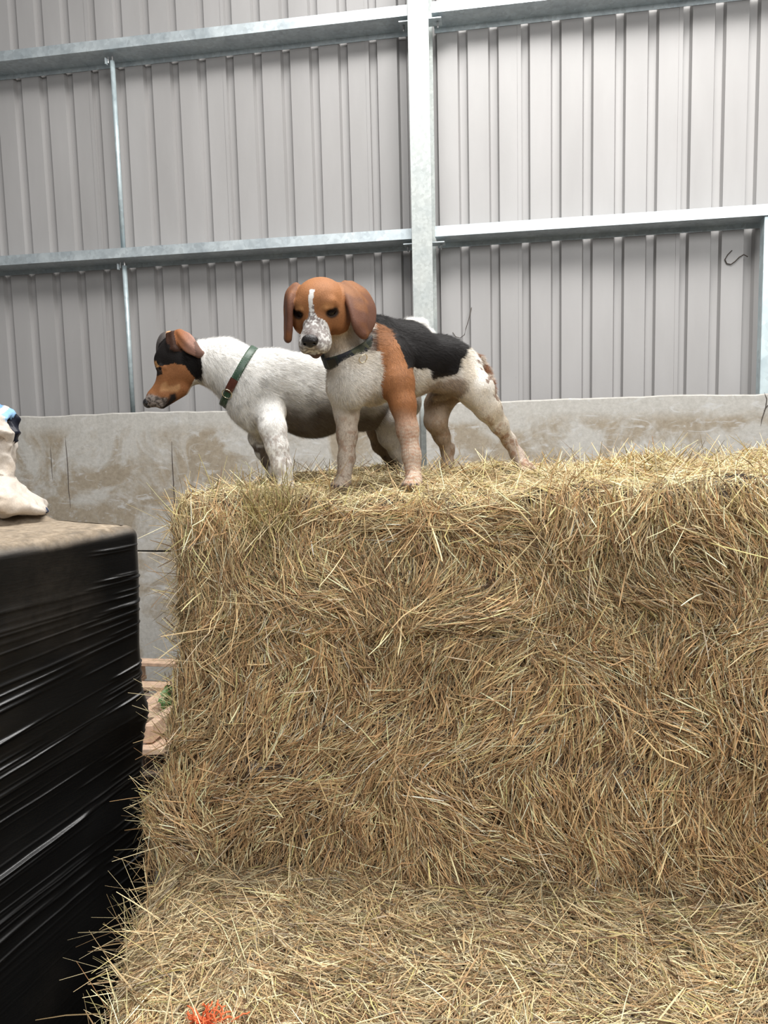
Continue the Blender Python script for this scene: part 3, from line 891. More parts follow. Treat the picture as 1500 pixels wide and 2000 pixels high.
    b.inputs['Roughness'].default_value = .7
    cn = W(676, 682, 1.81); nr = unit(.38 * RT - .80 * UP + .45 * FW)
    cl, pos = collar(root, f, cn, nr, UP, .027, .003, m, tmax=.068, gap=.0042)
    def nearest(ppx, ppy):
        return min(range(0, 360, 5), key=lambda a: (to_px(pos(a)[0])[0] - ppx) ** 2 + (to_px(pos(a)[0])[1] - ppy) ** 2 + (0 if (pos(a)[0] - EYE) @ FW < (cn - EYE) @ FW else 1e6))
    a = nearest(697, 686); p, rd, tn = pos(a, .004, .004)
    ring('ring', p + nr * .008 + rd * .014, unit(rd + .5 * nr), .0105, .0011, M_RING, cl)
    a = nearest(650, 706); p, rd, tn = pos(a, .001)
    mb = MB(); mb.obox(p, (tn, nr, rd), (.013, .0115, .0022)); mb.build('buckle', simple('black_plastic', (.012, .012, .014), .3), cl, bevel=.0015)
    for c, d in ((PW1, pf), (PW2, pf), (PW3, pf), (PW4, pf)): claws(root, c + unit(d) * .004, d, ZZ, M_CLAW)
    return f
BF = beagle()

# ------------------------------------------------------------------ the white terrier
def terrier():
    root = empty('dog', tuple(W(640, 945, 2.03)))
    tag(root, 'white dog with black and tan head and green collar, looking down to the left', 'dog')
    f = Field(.0023)
    fwd = unit(W(520, 760, 1.97) - W(780, 760, 2.26)); fwd[2] = 0; fwd = unit(fwd); left = np.cross(ZZ, fwd)
    AX = (fwd, left, ZZ)
    f.ell(W(528, 765, 1.985), AX, (.085, .070, .100), .03, 'body')
    f.ell(W(610, 778, 2.06), AX, (.135, .075, .106), .03, 'body')
    f.ell(W(700, 778, 2.15), AX, (.115, .068, .092), .03, 'body')
    f.ell(W(770, 768, 2.24), AX, (.080, .064, .085), .03, 'body')
    f.cone(W(545, 716, 1.99), W(650, 738, 2.08), .040, .045, .03, 'body')
    f.ell(W(494, 792, 1.975), AX, (.045, .052, .070), .03, 'body')
    # neck
    f.cone(W(383, 704, 1.955), W(440, 714, 1.965), .051, .062, .025, 'neck')
    f.cone(W(440, 714, 1.965), W(500, 752, 1.98), .062, .086, .03, 'neck')
    f.cone(W(455, 745, 1.965), W(482, 785, 1.97), .040, .050, .03, 'neck')
    def paw(c, d, tag, s=1):
        f.ell(c, (d, np.cross(ZZ, unit(d)), ZZ), (.023 * s, .018 * s, .015 * s), .01, tag); toes(f, c + unit(d) * .003, d, ZZ, .0068, tag=tag, spread=.0095)
    pf = unit(-1.0 * RT - .35 * np.array([0, 1, 0.]))
    f.chain([(W(522, 795, 1.945), .042), (W(533, 838, 1.912), .0315), (W(541, 872, 1.905), .026), (W(549, 905, 1.905), .0225), (W(557, 935, 1.905), .0205)], .016, 'lfore')
    P1 = W(557, 951, 1.895); paw(P1, pf, 'lfore')
    # raised right fore leg
    f.chain([(W(512, 815, 2.02), .034), (W(503, 845, 2.03), .0205), (W(500, 856, 2.03), .0185), (W(512, 882, 2.03), .0165), (W(524, 903, 2.03), .0145), (W(531, 915, 2.03), .0145)], .012, 'rfore')
    f.cone(W(530, 912, 2.03), W(534, 920, 2.03), .0145, .0125, .01, 'rfore')
    toes(f, W(530, 914, 2.03), unit(.6 * RT - 1 * ZZ), RT, .0062, 'rfore', .008)
    # hind legs
    f.chain([(W(783, 785, 2.22), .060), (W(762, 825, 2.19), .044), (W(760, 852, 2.20), .030), (W(775, 882, 2.23), .020), (W(790, 905, 2.25), .0155), (W(789, 925, 2.24), .0155)], .016, 'lhind')
    P3 = W(786, 934, 2.225); paw(P3, pf, 'lhind')
    f.chain([(W(765, 790, 2.31), .055), (W(739, 838, 2.29), .034), (W(744, 868, 2.30), .026), (W(762, 892, 2.33), .0205), (W(770, 908, 2.34), .0195), (W(763, 928, 2.33), .0170)], .014, 'rhind')
    P4 = W(758, 938, 2.315); paw(P4, pf, 'rhind')
    # tail curling over
    f.chain([(W(805, 722, 2.28), .020), (W(832, 690, 2.31), .016), (W(836, 655, 2.31), .016), (W(820, 636, 2.30), .018), (W(800, 634, 2.29), .017), (W(783, 644, 2.28), .012)], .012, 'tail')
    # head in profile
    d0 = 1.95
    f.ell(W(345, 698, d0), (RT, UP, FW), (.047, .052, .044), .02, 'head')
    f.ell(W(362, 722, d0), (RT, UP, FW), (.040, .044, .040), .02, 'head')
    f.ell(W(335, 735, d0), (RT, UP, FW), (.034, .030, .035), .02, 'head')
    f.ell(W(322, 706, d0), (RT, UP, FW), (.024, .024, .032), .02, 'head')
    f.cone(W(327, 748, d0), W(302, 777, d0), .0265, .0190, .014, 'head')
    f.cone(W(302, 777, d0), W(294, 785, d0), .0190, .0140, .01, 'head')
    f.cone(W(352, 757, d0), W(316, 789, d0), .024, .0125, .012, 'head')
    for sx in (-1, 1):
        f.cone(W(318, 772, d0 + sx * .010), W(303, 783, d0 + sx * .008), .014, .011, .01, 'head')
        f.ell(W(313, 708, d0 + sx * .024), (RT, UP, FW), (.011, .009, .011), .008, 'head')
        f.ell(W(315, 720, d0 + sx * .0335), (RT, UP, FW), (.009, .008, .008), .006, 'head', True)
        f.chain([(W(307, 720, d0 + sx * .028), .003), (W(313, 714.5, d0 + sx * .034), .0038), (W(322, 718, d0 + sx * .036), .003)], .005, 'head')
        f.chain([(W(307, 720, d0 + sx * .028), .003), (W(314, 727, d0 + sx * .033), .003), (W(322, 718, d0 + sx * .036), .003)], .005, 'head')
        f.cone(W(343, 776, d0 + sx * .022), W(306, 793, d0 + sx * .013), .0018, .0018, .003, 'head', True)
    # near ear: stands up, then the flap folds back over the cheek
    E1 = [W(343, 650, 1.925), W(350, 669, 1.905), W(362, 682, 1.895), W(376, 689, 1.895), W(389, 694, 1.90)]
    E2 = [W(352, 646, 1.925), W(367, 653, 1.905), W(377, 665, 1.895), W(385, 679, 1.895), W(392, 690, 1.90)]
    sheet_ear(f, E1, E2, .0034, 22, 'ear')
    E1 = [W(327, 652, 1.93), W(328, 668, 1.918), W(333, 684, 1.91)]; E2 = [W(347, 650, 1.925), W(351, 668, 1.915), W(352, 684, 1.91)]
    sheet_ear(f, E1, E2, .003, 10, 'earin')
    # far ear hanging forwards
    E1 = [W(334, 650, 1.99), W(318, 654, 1.985), W(310, 668, 1.975), W(309, 684, 1.97), W(311, 696, 1.97)]
    E2 = [W(336, 656, 1.96), W(329, 662, 1.945), W(325, 674, 1.94), W(323, 688, 1.945), W(317, 701, 1.955)]
    sheet_ear(f, E1, E2, .0033, 20, 'farear')
    f.run()
    V, F, Tg = f.mesh(); V = relax(V, F, 2, .4); Nn = f.normal(V)
    px0, py0 = to_px(V); px = px0 + 4 * fbm(V, 60, 2, 1); py = py0 + 4 * fbm(V, 60, 2, 2); tg = f.tags
    isT = lambda *n: np.isin(Tg, [tg.index(q) for q in n if q in tg])
    C = np.tile(WHITE * 1.02, (len(V), 1))
    C = lerp(C, np.array([.42, .40, .37]), .5 * speck(V, 55, .12, 2) * sstep(700, 760, py))
    # belly darker towards the bottom, muddy legs
    belly_dark = sstep(768, 818, py + 22 * fbm(V, 14, 3, 5)) * (isT('body') & (px > 545))
    C = lerp(C, np.array([.085, .06, .042]), .92 * belly_dark)
    lg = isT('lfore'); C[lg] = lerp(C[lg], np.array([.30, .21, .16]), .6 * speck(V[lg], 150, -.15, 7, .4) * sstep(800, 870, py[lg]))
    lg = isT('rfore'); C[lg] = lerp(C[lg], np.array([.12, .085, .06]), .25 + .7 * speck(V[lg], 45, -.1, 8) * sstep(845, 880, py[lg]))
    lg = isT('lhind'); C[lg] = lerp(C[lg], np.array([.30, .265, .23]), .75)
    lg = isT('rhind'); C[lg] = lerp(np.tile(np.array([.21, .155, .11]), (lg.sum(), 1)), np.array([.045, .032, .024]), speck(V[lg], 32, -.05, 8))
    # head markings
    z7 = lambda pts: [(270 + a / 10.53, 630 + b / 10.53) for a, b in pts]
    hd = isT('head') | (isT('neck') & (px < 396))
    LT = np.array([.28, .118, .048])
    tanp = z7([(0, 800), (300, 700), (980, 700), (1150, 900), (1200, 1100), (1150, 1190), (1020, 1420), (760, 1760), (0, 2100)])
    blk = z7([(200, 0), (900, 170), (1180, 280), (1150, 470), (1310, 640), (1320, 900), (1290, 1130), (1180, 1200), (1100, 1060), (960, 880), (740, 860), (500, 900), (430, 890), (200, 790)])
    m = hd & in_poly(px, py, tanp); C[m] = LT * (1 + .25 * fbm(V[m], 35, 3, 31))[:, None]
    m = hd & in_poly(px, py, blk); C[m] = BLACK
    m = hd & in_poly(px, py, z7([(230, 780), (340, 800), (430, 880), (400, 915), (280, 900)])); C[m] = (.50, .27, .11)
    m = hd & in_poly(px, py, z7([(300, 905), (480, 905), (490, 1080), (380, 1110)])); C[m] = (.030, .018, .012)
    t = soft_poly(px, py, z7([(60, 1560), (230, 1450), (420, 1500), (600, 1560), (560, 1760), (560, 1900), (60, 1900)]), 4, 12); m = hd & (t > 0); C[m] = lerp(C[m], lerp(np.tile(np.array([.40, .34, .30]), (m.sum(), 1)), BLACK * 3, .25 + .6 * speck(V[m], 230, -.2, 9, .4)), t[m])
    t = soft_poly(px, py, z7([(650, 1460), (790, 1440), (800, 1560), (620, 1720), (580, 1800), (430, 1810), (560, 1640)]), 4, 12); m = hd & (t > 0); C[m] = lerp(C[m], BLACK * 2, t[m])
    t = soft_poly(px, py, z7([(760, 1760), (600, 1800), (850, 1640), (1010, 1420), (1160, 1190), (1300, 1120), (1500, 1200), (1400, 1500), (900, 1900)]), 4, 12); m = hd & (t > 0); C[m] = lerp(C[m], lerp(C[m], CREAM * .85, .75), t[m])
    t = soft_poly(px, py, z7([(480, 1230), (560, 1220), (620, 1300), (860, 1240), (880, 1340), (800, 1420), (480, 1400)]), 4, 12); m = hd & (t > 0); C[m] = lerp(C[m], lerp(C[m], np.array([.62, .36, .17]), .5), t[m])
    m = isT('ear'); C[m] = lerp(np.tile(np.array([.27, .105, .042]), (m.sum(), 1)), np.array([.34, .19, .145]), sstep(.0, 1, (px[m] - 345) / 35))
    m = isT('ear') & (px > 380); C[m] = lerp(C[m], BLACK * 4, .5)
    m = isT('earin'); C[m] = (.045, .02, .012)
    m = isT('farear'); C[m] = lerp(np.tile(np.array([.075, .066, .062]), (m.sum(), 1)), np.array([.5, .27, .13]), sstep(323, 327, px0[m]) * sstep(690, 670, py[m]))
    body = link('body', np_mesh('body', V, F, C), M_COAT, root)
    flow = np.tile(-fwd - ZZ * .5, (len(V), 1))
    flow[isT('lfore', 'rfore', 'lhind', 'rhind')] = -ZZ + .15 * RT
    hdir = unit(W(281, 788, d0) - W(350, 690, d0)); flow[isT('head')] = -hdir
    flow[isT('ear')] = unit(W(392, 694, 1.9) - W(335, 650, 1.9)); flow[isT('neck')] = -fwd - .7 * ZZ
    Ln = np.full(len(V), .014); Ln[isT('lfore', 'rfore', 'rhind', 'lhind')] = .007; Ln[isT('head')] = .0035; Ln[isT('ear', 'farear', 'earin')] = .0025
    Ln[isT('head') & (px0 < 315) & (py0 > 740)] = .002; Ln[isT('head') & (px0 < 292)] = 0; Ln[isT('tail')] = .014
    tag(fur('fur', V, Nn, C, flow, Ln, 170000, root, seed=9), kind='stuff')
    for sx in (-1, 1): eyeball(root, W(315.5, 720.5, d0 + sx * .0272), .0078)
    nf = Field(.0011)
    nf.ell(W(289.5, 787, d0), (RT, UP, FW), (.0130, .0130, .0145), .004, 'n'); nf.ell(W(294, 780.5, d0), (RT, UP, FW), (.0115, .010, .013), .004, 'n')
    for sx in (-1, 1): nf.cone(W(285, 789, d0 + sx * .007), W(290, 791, d0 + sx * .013), .0024, .0018, .002, 'n', True)
    nf.run(); v2, f2, _ = nf.mesh(); link('nose', np_mesh('nose', v2, f2), M_NOSE, root)
    # leather collar, green with a brown section
    green = simple('green_leather', (.022, .060, .032), .45, 0, .2, 60); brown = simple('brown_leather', (.085, .025, .015), .4, 0, .2, 60)
    cn = W(466, 737, 1.972); nr = unit(W(502, 757, 1.98) - W(440, 722, 1.965))
    cl, pos = collar(root, f, cn, nr, UP, .0185, .0028, green)
    front = [(a, pos(a)[0]) for a in range(0, 360, 3)]
    near = lambda x, y: min((a for a, p in front if (p - EYE) @ FW < (cn - EYE) @ FW + .01), key=lambda a: sum((u - v) ** 2 for u, v in zip(to_px(pos(a)[0]), (x, y))))
    a1, a2 = near(463, 742), near(455, 770)
    lo, hi = sorted((a1, a2))
    if hi - lo < 180:
        collar(cl, f, cn, nr, UP, .0205, .0014, brown, 'leather_sleeve', lo, hi, gap=.0042)
    p, rd, tn = pos(near(453, 774), .003); ring('ring', p, rd, .0125, .0011, M_RING, cl)
    st = MB()
    for sd in (-.0065, .0065):
        for a in range(0, 360, 4):
            q, rd, tn = pos(a, .0002, sd); st.obox(q, (tn, nr, rd), (.0014, .0003, .0003))
    tag(st.build('stitching', simple('pale_thread', (.35, .38, .3), .8), cl), kind='stuff')
    for c, d in ((P1, pf), (P3, pf), (P4, pf)): claws(root, c + unit(d) * .003, d, ZZ, M_CLAW, .0095)
    return f
TF = terrier()

# ------------------------------------------------------------------ hay
HA_ = radians(9.5)
HU = np.array([cos(HA_), -sin(HA_), 0]); HV = np.array([sin(HA_), cos(HA_), 0])
HO = np.array([-.47, 1.70, 0])          # front left corner of the upper bale
PAL = np.array([[.49, .305, .135], [.34, .195, .085], [.67, .48, .23], [.84, .70, .39], [.62, .52, .19], [.50, .40, .27], [.17, .09, .042]])
PAL = PAL * .88 + PAL.mean(1, keepdims=True) * .12
def ledge_shift(z): return sstep(1.5, 1.0, z)
class Bale:
    def __init__(s, u0, u1, v0, v1, z0, z1, r, kind):
        s.b = (u0, u1, v0, v1, z0, z1); s.r = r; s.kind = kind
    def map(s, u, v, z, extra=0.0):
        """a point on the box surface -> lumpy rounded surface point and outward normal (world)"""
        u0, u1, v0, v1, z0, z1 = s.b; r = s.r
        p = np.stack([u, v, z], 1)
        inn = np.clip(p, [u0 + r, v0 + r, z0 + r], [u1 - r, v1 - r, z1 - r])
        n = unit(p - inn); q = inn + r * n
        d = s.lump(q) + extra
        q = q + n * np.asarray(d)[:, None]
        q = s.warp(q)
        P = HO + q[:, :1] * HU + q[:, 1:2] * HV + q[:, 2:3] * ZZ
        Nw = n[:, :1] * HU + n[:, 1:2] * HV + n[:, 2:3] * ZZ
        return P, Nw
    def lump(s, q):
        if s.kind == 'upper':
            d = .046 * fbm(q, 5.5, 3, 1) + .014 * fbm(q, 15, 2, 2)
            for zz in (1.565, 1.28):          # slack seams between the layers
                w = zz + .025 * noise3(np.stack([q[:, 0] * 3, 0 * q[:, 0], 0 * q[:, 0] + zz], 1))
                d = d - .014 * np.exp(-((q[:, 2] - w) / .022) ** 2) + .010 * np.exp(-((q[:, 2] - w - .045) / .03) ** 2)
            return d
        return .030 * fbm(q, 4.5, 3, 7) + .010 * fbm(q, 16, 2, 8)
    def warp(s, q):
        q = q.copy()
        if s.kind == 'upper':
            t = np.clip((q[:, 2] - 1.0) / .87, 0, 1)
            X = HO[0] + q[:, 0] * HU[0] + q[:, 1] * HV[0]
            q[:, 2] += t * (-.007 + .024 * X)
            low = sstep(1.55, .98, q[:, 2])
            q[:, 0] -= .115 * low * sstep(.35, -.05, q[:, 0])
            q[:, 1] -= .015 * low
            # hummock that shows above the rear edge
            hum = np.exp(-((q[:, 0] - 1.07) / .085) ** 2) * np.exp(-((q[:, 1] - .40) / .09) ** 2)
            q[:, 2] += .030 * hum * t
        else:
            q[:, 0] += (.03 + .14 * sstep(-.12, -.6, q[:, 1])) * sstep(.5, -.05, q[:, 0])
        return q

def strands(bale, fn, n, base_ang, amp, jit, L, Wd, pal_w, seed, lift=.10, far=.05, bright=1.0, dep=.012, wild=.2):
    """fn(n)-> u,v,z on the box surface plus in-face axes e1,e2 (u,v,z space)"""
    r = np.random.default_rng(seed)
    u, v, z, e1, e2 = fn(n, r)
    P, Nn = bale.map(u, v, z)
    E1 = e1[0] * HU + e1[1] * HV + e1[2] * ZZ; E2 = e2[0] * HU + e2[1] * HV + e2[2] * ZZ
    th = base_ang + amp * 1.2 * fbm(P, 4.2, 2, 1.3) + .5 * amp * fbm(P, 19.0, 1, 1.7) + r.normal(0, jit, n)
    if abs(e1[0]) > .5 and abs(e2[2]) > .5 and bale.kind == 'upper':
        w = .85 * np.exp(-((z - 1.575) / .03) ** 2) + .5 * np.exp(-((z - 1.29) / .03) ** 2)
        th = th * (1 - w) + w * r.normal(0, .35, n)
    k = r.random(n) < wild; th[k] = r.uniform(0, 2 * pi, k.sum())
    d = np.cos(th)[:, None] * E1 + np.sin(th)[:, None] * E2
    d = unit(d - Nn * (d * Nn).sum(1)[:, None])
    d *= np.where(r.random(n) < .5, 1, -1)[:, None]
    lf = np.abs(r.normal(0, lift, n)); k = r.random(n) < far; lf[k] = r.uniform(.3, 1.6, k.sum())
    ln = L[0] + (L[1] - L[0]) * r.random(n) ** 2.2
    d = unit(d + Nn * lf[:, None])
    P = P + Nn * (r.uniform(-dep, dep * .7, n) + .011 * fbm(P, 26, 2, 3.3))[:, None]
    side = unit(np.cross(d, Nn) + 1e-6); nn = np.cross(side, d)
    roll = r.normal(0, .7, n)[:, None]
    sd = side * np.cos(roll) + nn * np.sin(roll); n2 = nn * np.cos(roll) - side * np.sin(roll)
    bend = r.normal(0, .07, n)[:, None] * side + (r.normal(-.03, .06, n)[:, None]) * nn
    kink = r.normal(0, .05, (n, 1)) * side * (r.random((n, 1)) < .15)
    w = (1.02 * (Wd[0] + (Wd[1] - Wd[0]) * r.random(n) ** 2.2))[:, None]
    K = 4; rows = []
    t0 = np.where(lf > .3, 0.0, -.5)[:, None]
    for i in range(K):
        t = i / (K - 1) + t0
        c = P + d * ln[:, None] * t + bend * ln[:, None] * (t * t - .1) + kink * ln[:, None] * (1 if i == 2 else 0)
        ww = w * (.55 if i in (0, K - 1) else 1)
        rows += [c - sd * ww / 2, c + n2 * ww * .35, c + sd * ww / 2]
    Vv = np.stack(rows, 1).reshape(-1, 3)
    b = (np.arange(n) * K * 3)[:, None]
    F = []
    for i in range(K - 1):
        for j in (0, 1): F.append(np.stack([b[:, 0] + i * 3 + j, b[:, 0] + i * 3 + j + 1, b[:, 0] + (i + 1) * 3 + j + 1, b[:, 0] + (i + 1) * 3 + j], 1))
    F = np.concatenate(F)
    pw = np.array(pal_w, float); pw /= pw.sum()
    ci = r.choice(len(PAL), n, p=pw)
    patch = (1 + .22 * fbm(P, 9, 2, 40))[:, None]
    c = PAL[ci] * r.uniform(.38, 1.45, (n, 1)) * patch * bright
    return Vv, F, np.repeat(c, K * 3, 0)

def merge(parts):
    V = []; F = []; C = []; b = 0
    for v, f, c in parts: V.append(v); F.append(f + b); C.append(c); b += len(v)
    return np.concatenate(V), np.concatenate(F), np.concatenate(C)

def core(bale, step):
    u0, u1, v0, v1, z0, z1 = bale.b; V = []; F = []; C = []; b = 0
    def grid(a, c, fn):
        nonlocal b
        A_, B_ = np.meshgrid(np.linspace(*a, max(2, int((a[1] - a[0]) / step))), np.linspace(*c, max(2, int((c[1] - c[0]) / step))))
        na, nb = A_.shape[1], A_.shape[0]
        u, v, z = fn(A_.ravel(), B_.ravel()); P, _ = bale.map(u, v, z, -.006)
        i, j = np.meshgrid(np.arange(nb - 1), np.arange(na - 1), indexing='ij')
        f = np.stack([i * na + j, i * na + j + 1, (i + 1) * na + j + 1, (i + 1) * na + j], -1).reshape(-1, 4)
        V.append(P); F.append(f + b); b += len(P)
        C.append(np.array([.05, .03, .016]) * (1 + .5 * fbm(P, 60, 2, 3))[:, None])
    o = lambda q, k: q * 0 + k
    grid((u0, u1), (z0, z1), lambda a, c: (a, o(a, v0), c)); grid((u0, u1), (z0, z1), lambda a, c: (a, o(a, v1), c))
    grid((u0, u1), (v0, v1), lambda a, c: (a, c, o(a, z1))); grid((u0, u1), (v0, v1), lambda a, c: (a, c, o(a, z0)))
    grid((v0, v1), (z0, z1), lambda a, c: (o(a, u0), a, c)); grid((v0, v1), (z0, z1), lambda a, c: (o(a, u1), a, c))
    return np.concatenate(V), np.concatenate(F), np.concatenate(C)

UPB = Bale(0, 2.3, 0, .85, .96, 1.87, .05, 'upper')
LOB = Bale(-.085, 2.3, -1.05, .84, .05, 1.0, .07, 'lower')
def face_front(b, ua, ub, za, zb): return lambda n, r: (r.uniform(ua, ub, n), np.full(n, b.b[2]), r.uniform(za, zb, n), (1, 0, 0), (0, 0, 1))
def face_top(b, ua, ub, va, vb): return lambda n, r: (r.uniform(ua, ub, n), r.uniform(va, vb, n), np.full(n, b.b[5]), (1, 0, 0), (0, 1, 0))
def face_left(b, va, vb, za, zb): return lambda n, r: (np.full(n, b.b[0]), r.uniform(va, vb, n), r.uniform(za, zb, n), (0, 1, 0), (0, 0, 1))
FACEW = [.36, .18, .24, .12, .01, .05, .08]; TOPW = [.10, .03, .30, .44, .12, .03, .01]; LEDW = [.24, .10, .27, .26, .08, .07, .04]

parts = [core(UPB, .02)]
fr = face_front(UPB, 0, 1.42, .98, 1.843)
parts += [strands(UPB, fr, 40000, pi / 2, 1.9, .27, (.03, .11), (.0011, .0028), FACEW, 1, dep=.028, far=.02, wild=.14, bright=1.4),
          strands(UPB, fr, 15000, pi / 2, 2.2, .30, (.05, .16), (.0012, .0032), [.3, .10, .3, .22, .03, .05, .02], 2, lift=.12, dep=.008, far=.05, bright=1.3),
          strands(UPB, face_front(UPB, 0, 1.42, 1.50, 1.84), 11000, pi / 2, 1.3, .4, (.03, .12), (.0012, .003), TOPW, 3, dep=.006, bright=.85),
          strands(UPB, face_front(UPB, .17, .28, 1.77, 1.88), 900, pi / 2, .5, .35, (.04, .12), (.0012, .0026), [.1, .1, .15, .05, .6, 0, 0], 9, lift=.3, dep=.004, far=.1, bright=.8, wild=.05),
          strands(UPB, face_front(UPB, 1.42, 2.3, .98, 1.843), 24000, pi / 2, 1.9, .3, (.03, .11), (.0014, .0034), FACEW, 4, bright=1.35),
          strands(UPB, face_left(UPB, 0, .35, .98, 1.84), 14000, pi / 2, 1.2, .45, (.03, .11), (.0012, .003), LEDW, 5, far=.05),
          strands(UPB, face_left(UPB, .35, .85, .98, 1.87), 4000, pi / 2, 1.2, .45, (.03, .09), (.002, .004), FACEW, 6),
          strands(UPB, face_top(UPB, 0, 1.6, 0, .85), 34000, 0, 2.4, .6, (.02, .09), (.0011, .0028), TOPW, 7, lift=.16, far=.03, dep=.010),
          strands(UPB, face_top(UPB, 1.6, 2.3, 0, .85), 4000, 0, 2.4, .6, (.03, .09), (.002, .004), TOPW, 8)]
v, f_, c = merge(parts)
o = link('hay_bale', np_mesh('hay_bale', v, f_, c, smooth=False), M_STRAW)
tag(o, 'big block of compressed hay that the two dogs stand on', 'hay bale', 'stacked hay')

parts = [core(LOB, .03)]
parts += [strands(LOB, face_top(LOB, -.085, 1.5, -.62, .06), 54000, 0, 2.4, .5, (.025, .11), (.0013, .0031), LEDW, 21, lift=.12, far=.015, dep=.028, bright=.9),
          strands(LOB, face_top(LOB, -.085, 1.5, -.62, .02), 12000, .2, 2.0, .5, (.05, .16), (.0012, .003), [.2, .1, .3, .3, .1, .05, .03], 22, lift=.08, far=.015, dep=.008, bright=.95),
          strands(LOB, face_top(LOB, -.085, 2.3, -1.05, -.60), 24000, 0, 2.4, .55, (.03, .10), (.0016, .0038), LEDW, 23),
          strands(LOB, face_top(LOB, 1.5, 2.3, -.62, .1), 12000, 0, 2.4, .55, (.03, .10), (.0016, .0038), LEDW, 24),
          strands(LOB, face_left(LOB, -.8, .1, .55, 1.0), 13000, pi / 2, 1.6, .5, (.03, .10), (.0012, .003), LEDW, 25, far=.02),
          strands(LOB, face_left(LOB, -1.05, .84, .05, 1.0), 5000, pi / 2, 1.6, .5, (.03, .09), (.002, .004), FACEW, 26),
          strands(LOB, face_front(LOB, 0, 2.3, .05, 1.0), 6000, pi / 2, 1.6, .5, (.03, .09), (.002, .004), FACEW, 27)]
v, f_, c = merge(parts)
o = link('hay_bale', np_mesh('hay_bale', v, f_, c, smooth=False), M_STRAW)
tag(o, 'lower block of hay forming a loose straw covered step below the taller one', 'hay bale', 'stacked hay')

# loose stalks lying on the bales, standing up round the paws and hanging off the edge
parts = [strands(UPB, face_top(UPB, -.0, 1.5, .02, .6), 2600, 0, 2.4, .6, (.03, .11), (.0011, .0026), TOPW, 31, lift=.5, far=.30, dep=.004),
         strands(UPB, face_top(UPB, .98, 1.16, .32, .48), 900, 0, 2.4, .6, (.02, .07), (.0011, .003), [.2, .1, .2, .1, .4, 0, 0], 32, lift=.8, far=.35, dep=.01),
         strands(UPB, face_front(UPB, 0, 1.4, 1.75, 1.86), 900, pi / 2, 1.5, .5, (.05, .12), (.0012, .0028), TOPW, 33, lift=.4, far=.15, dep=.0),
         strands(UPB, face_left(UPB, 0, .1, 1.1, 1.85), 260, pi / 2, 1.5, .8, (.05, .13), (.0010, .002), TOPW, 34, lift=.8, far=.6, dep=.0)]
v, f_, c = merge(parts)
tag(link('loose_hay', np_mesh('loose_hay', v, f_, c, smooth=False), M_STRAW), 'loose pale stalks scattered over the top of the hay under the paws', 'hay', kind='stuff')
parts = [strands(LOB, face_top(LOB, -.08, 1.4, -.6, -.02), 1800, 0, 2.4, .6, (.05, .16), (.0012, .0028), TOPW, 41, lift=.25, far=.12, dep=.002),
         strands(LOB, face_left(LOB, -.6, .1, .85, 1.0), 260, pi / 2, 1.5, .8, (.06, .17), (.0011, .0024), TOPW, 42, lift=.8, far=.6, dep=.0)]
v, f_, c = merge(parts)
tag(link('loose_hay', np_mesh('loose_hay', v, f_, c, smooth=False), M_STRAW), 'long loose stalks lying on the lower step of hay', 'hay', kind='stuff')

# ------------------------------------------------------------------ orange twine
def twine():
    c = np.array([-.312, 1.178, 1.018]); r = np.random.default_rng(5)
    mb = MB()
    for i in range(90):
        a = r.uniform(0, 2 * pi); p = c + np.array([r.normal(0, .010), r.normal(0, .004), r.uniform(-.004, .012)])
        d = np.array([cos(a), sin(a) * .6, r.uniform(-.1, .5)]) ; pts = [p]
        for k in range(7):
            d = unit(d + r.normal(0, .45, 3) + np.array([0, 0, -.12])); pts.append(pts[-1] + d * .006)
        mb.tube(pts, .0013, 5)
    m = simple('orange_twine', (.75, .16, .055), .7, 0, .2, 200)
    o = mb.build('baler_twine', m, smooth=True)
    tag(o, 'tangled tuft of frayed orange baler twine on the lower step of hay', 'twine')
twine()

# ------------------------------------------------------------------ things in the gap
def gap_pallet(loc, ang, label, z, M_WOOD, boards=5, sp=.22):
    ex = np.array([cos(ang), sin(ang), 0]); ey = np.array([-sin(ang), cos(ang), 0]); c = np.array([loc[0], loc[1], z])
    root = empty('wooden_pallet', tuple(c)); tag(root, label, 'pallet', 'wooden pallets in the gap')
    for k in range(boards):
        mb = MB(); mb.obox(c + ey * (k - (boards - 1) / 2) * sp + ZZ * .132, (ex, ey, ZZ), (.5, .05, .011)); mb.build('deck_board', M_WOOD, root, bevel=.002)
    for k in (-1, 0, 1):
        mb = MB(); mb.obox(c + ex * k * .44 + ZZ * .075, (ex, ey, ZZ), (.045, .5, .045)); mb.build('bearer', M_WOOD, root, bevel=.002)
        mb = MB(); mb.obox(c + ex * k * .44 + ZZ * .014, (ex, ey, ZZ), (.05, .5, .012)); mb.build('bottom_board', M_WOOD, root, bevel=.002)
gap_pallet((-1.25, 4.25), -A, 'pale wooden pallet lying topmost in the gap before the concrete', .435, M_WOOD, 3, .43)
for k in range(3): gap_pallet((-1.25 + .01 * k, 4.25 - .01 * k), -A, 'wooden pallet lower in the pile behind the black stack', .145 * k, M_WOOD_SHADED)
mb = MB()
p0 = W(300, 1425, 3.25); p1 = W(372, 1368, 4.0); ex = unit(p1 - p0)
sd = unit(np.cross(ex, ZZ)); mb.obox((p0 + p1) / 2, (ex, sd, np.cross(sd, ex)), (np.linalg.norm(p1 - p0) / 2 + .1, .02, .035))
tag(mb.build('timber_plank', M_WOOD, bevel=.003), 'pinkish sawn plank slanting through the gap below the green weed', 'plank')
mb = MB(); p0 = W(300, 1458, 3.1); p1 = W(360, 1425, 3.7); ex = unit(p1 - p0); sd = unit(np.cross(ex, ZZ))
mb.obox((p0 + p1) / 2 - .01 * ZZ, (ex, sd, np.cross(sd, ex)), (np.linalg.norm(p1 - p0) / 2 + .1, .055, .012))
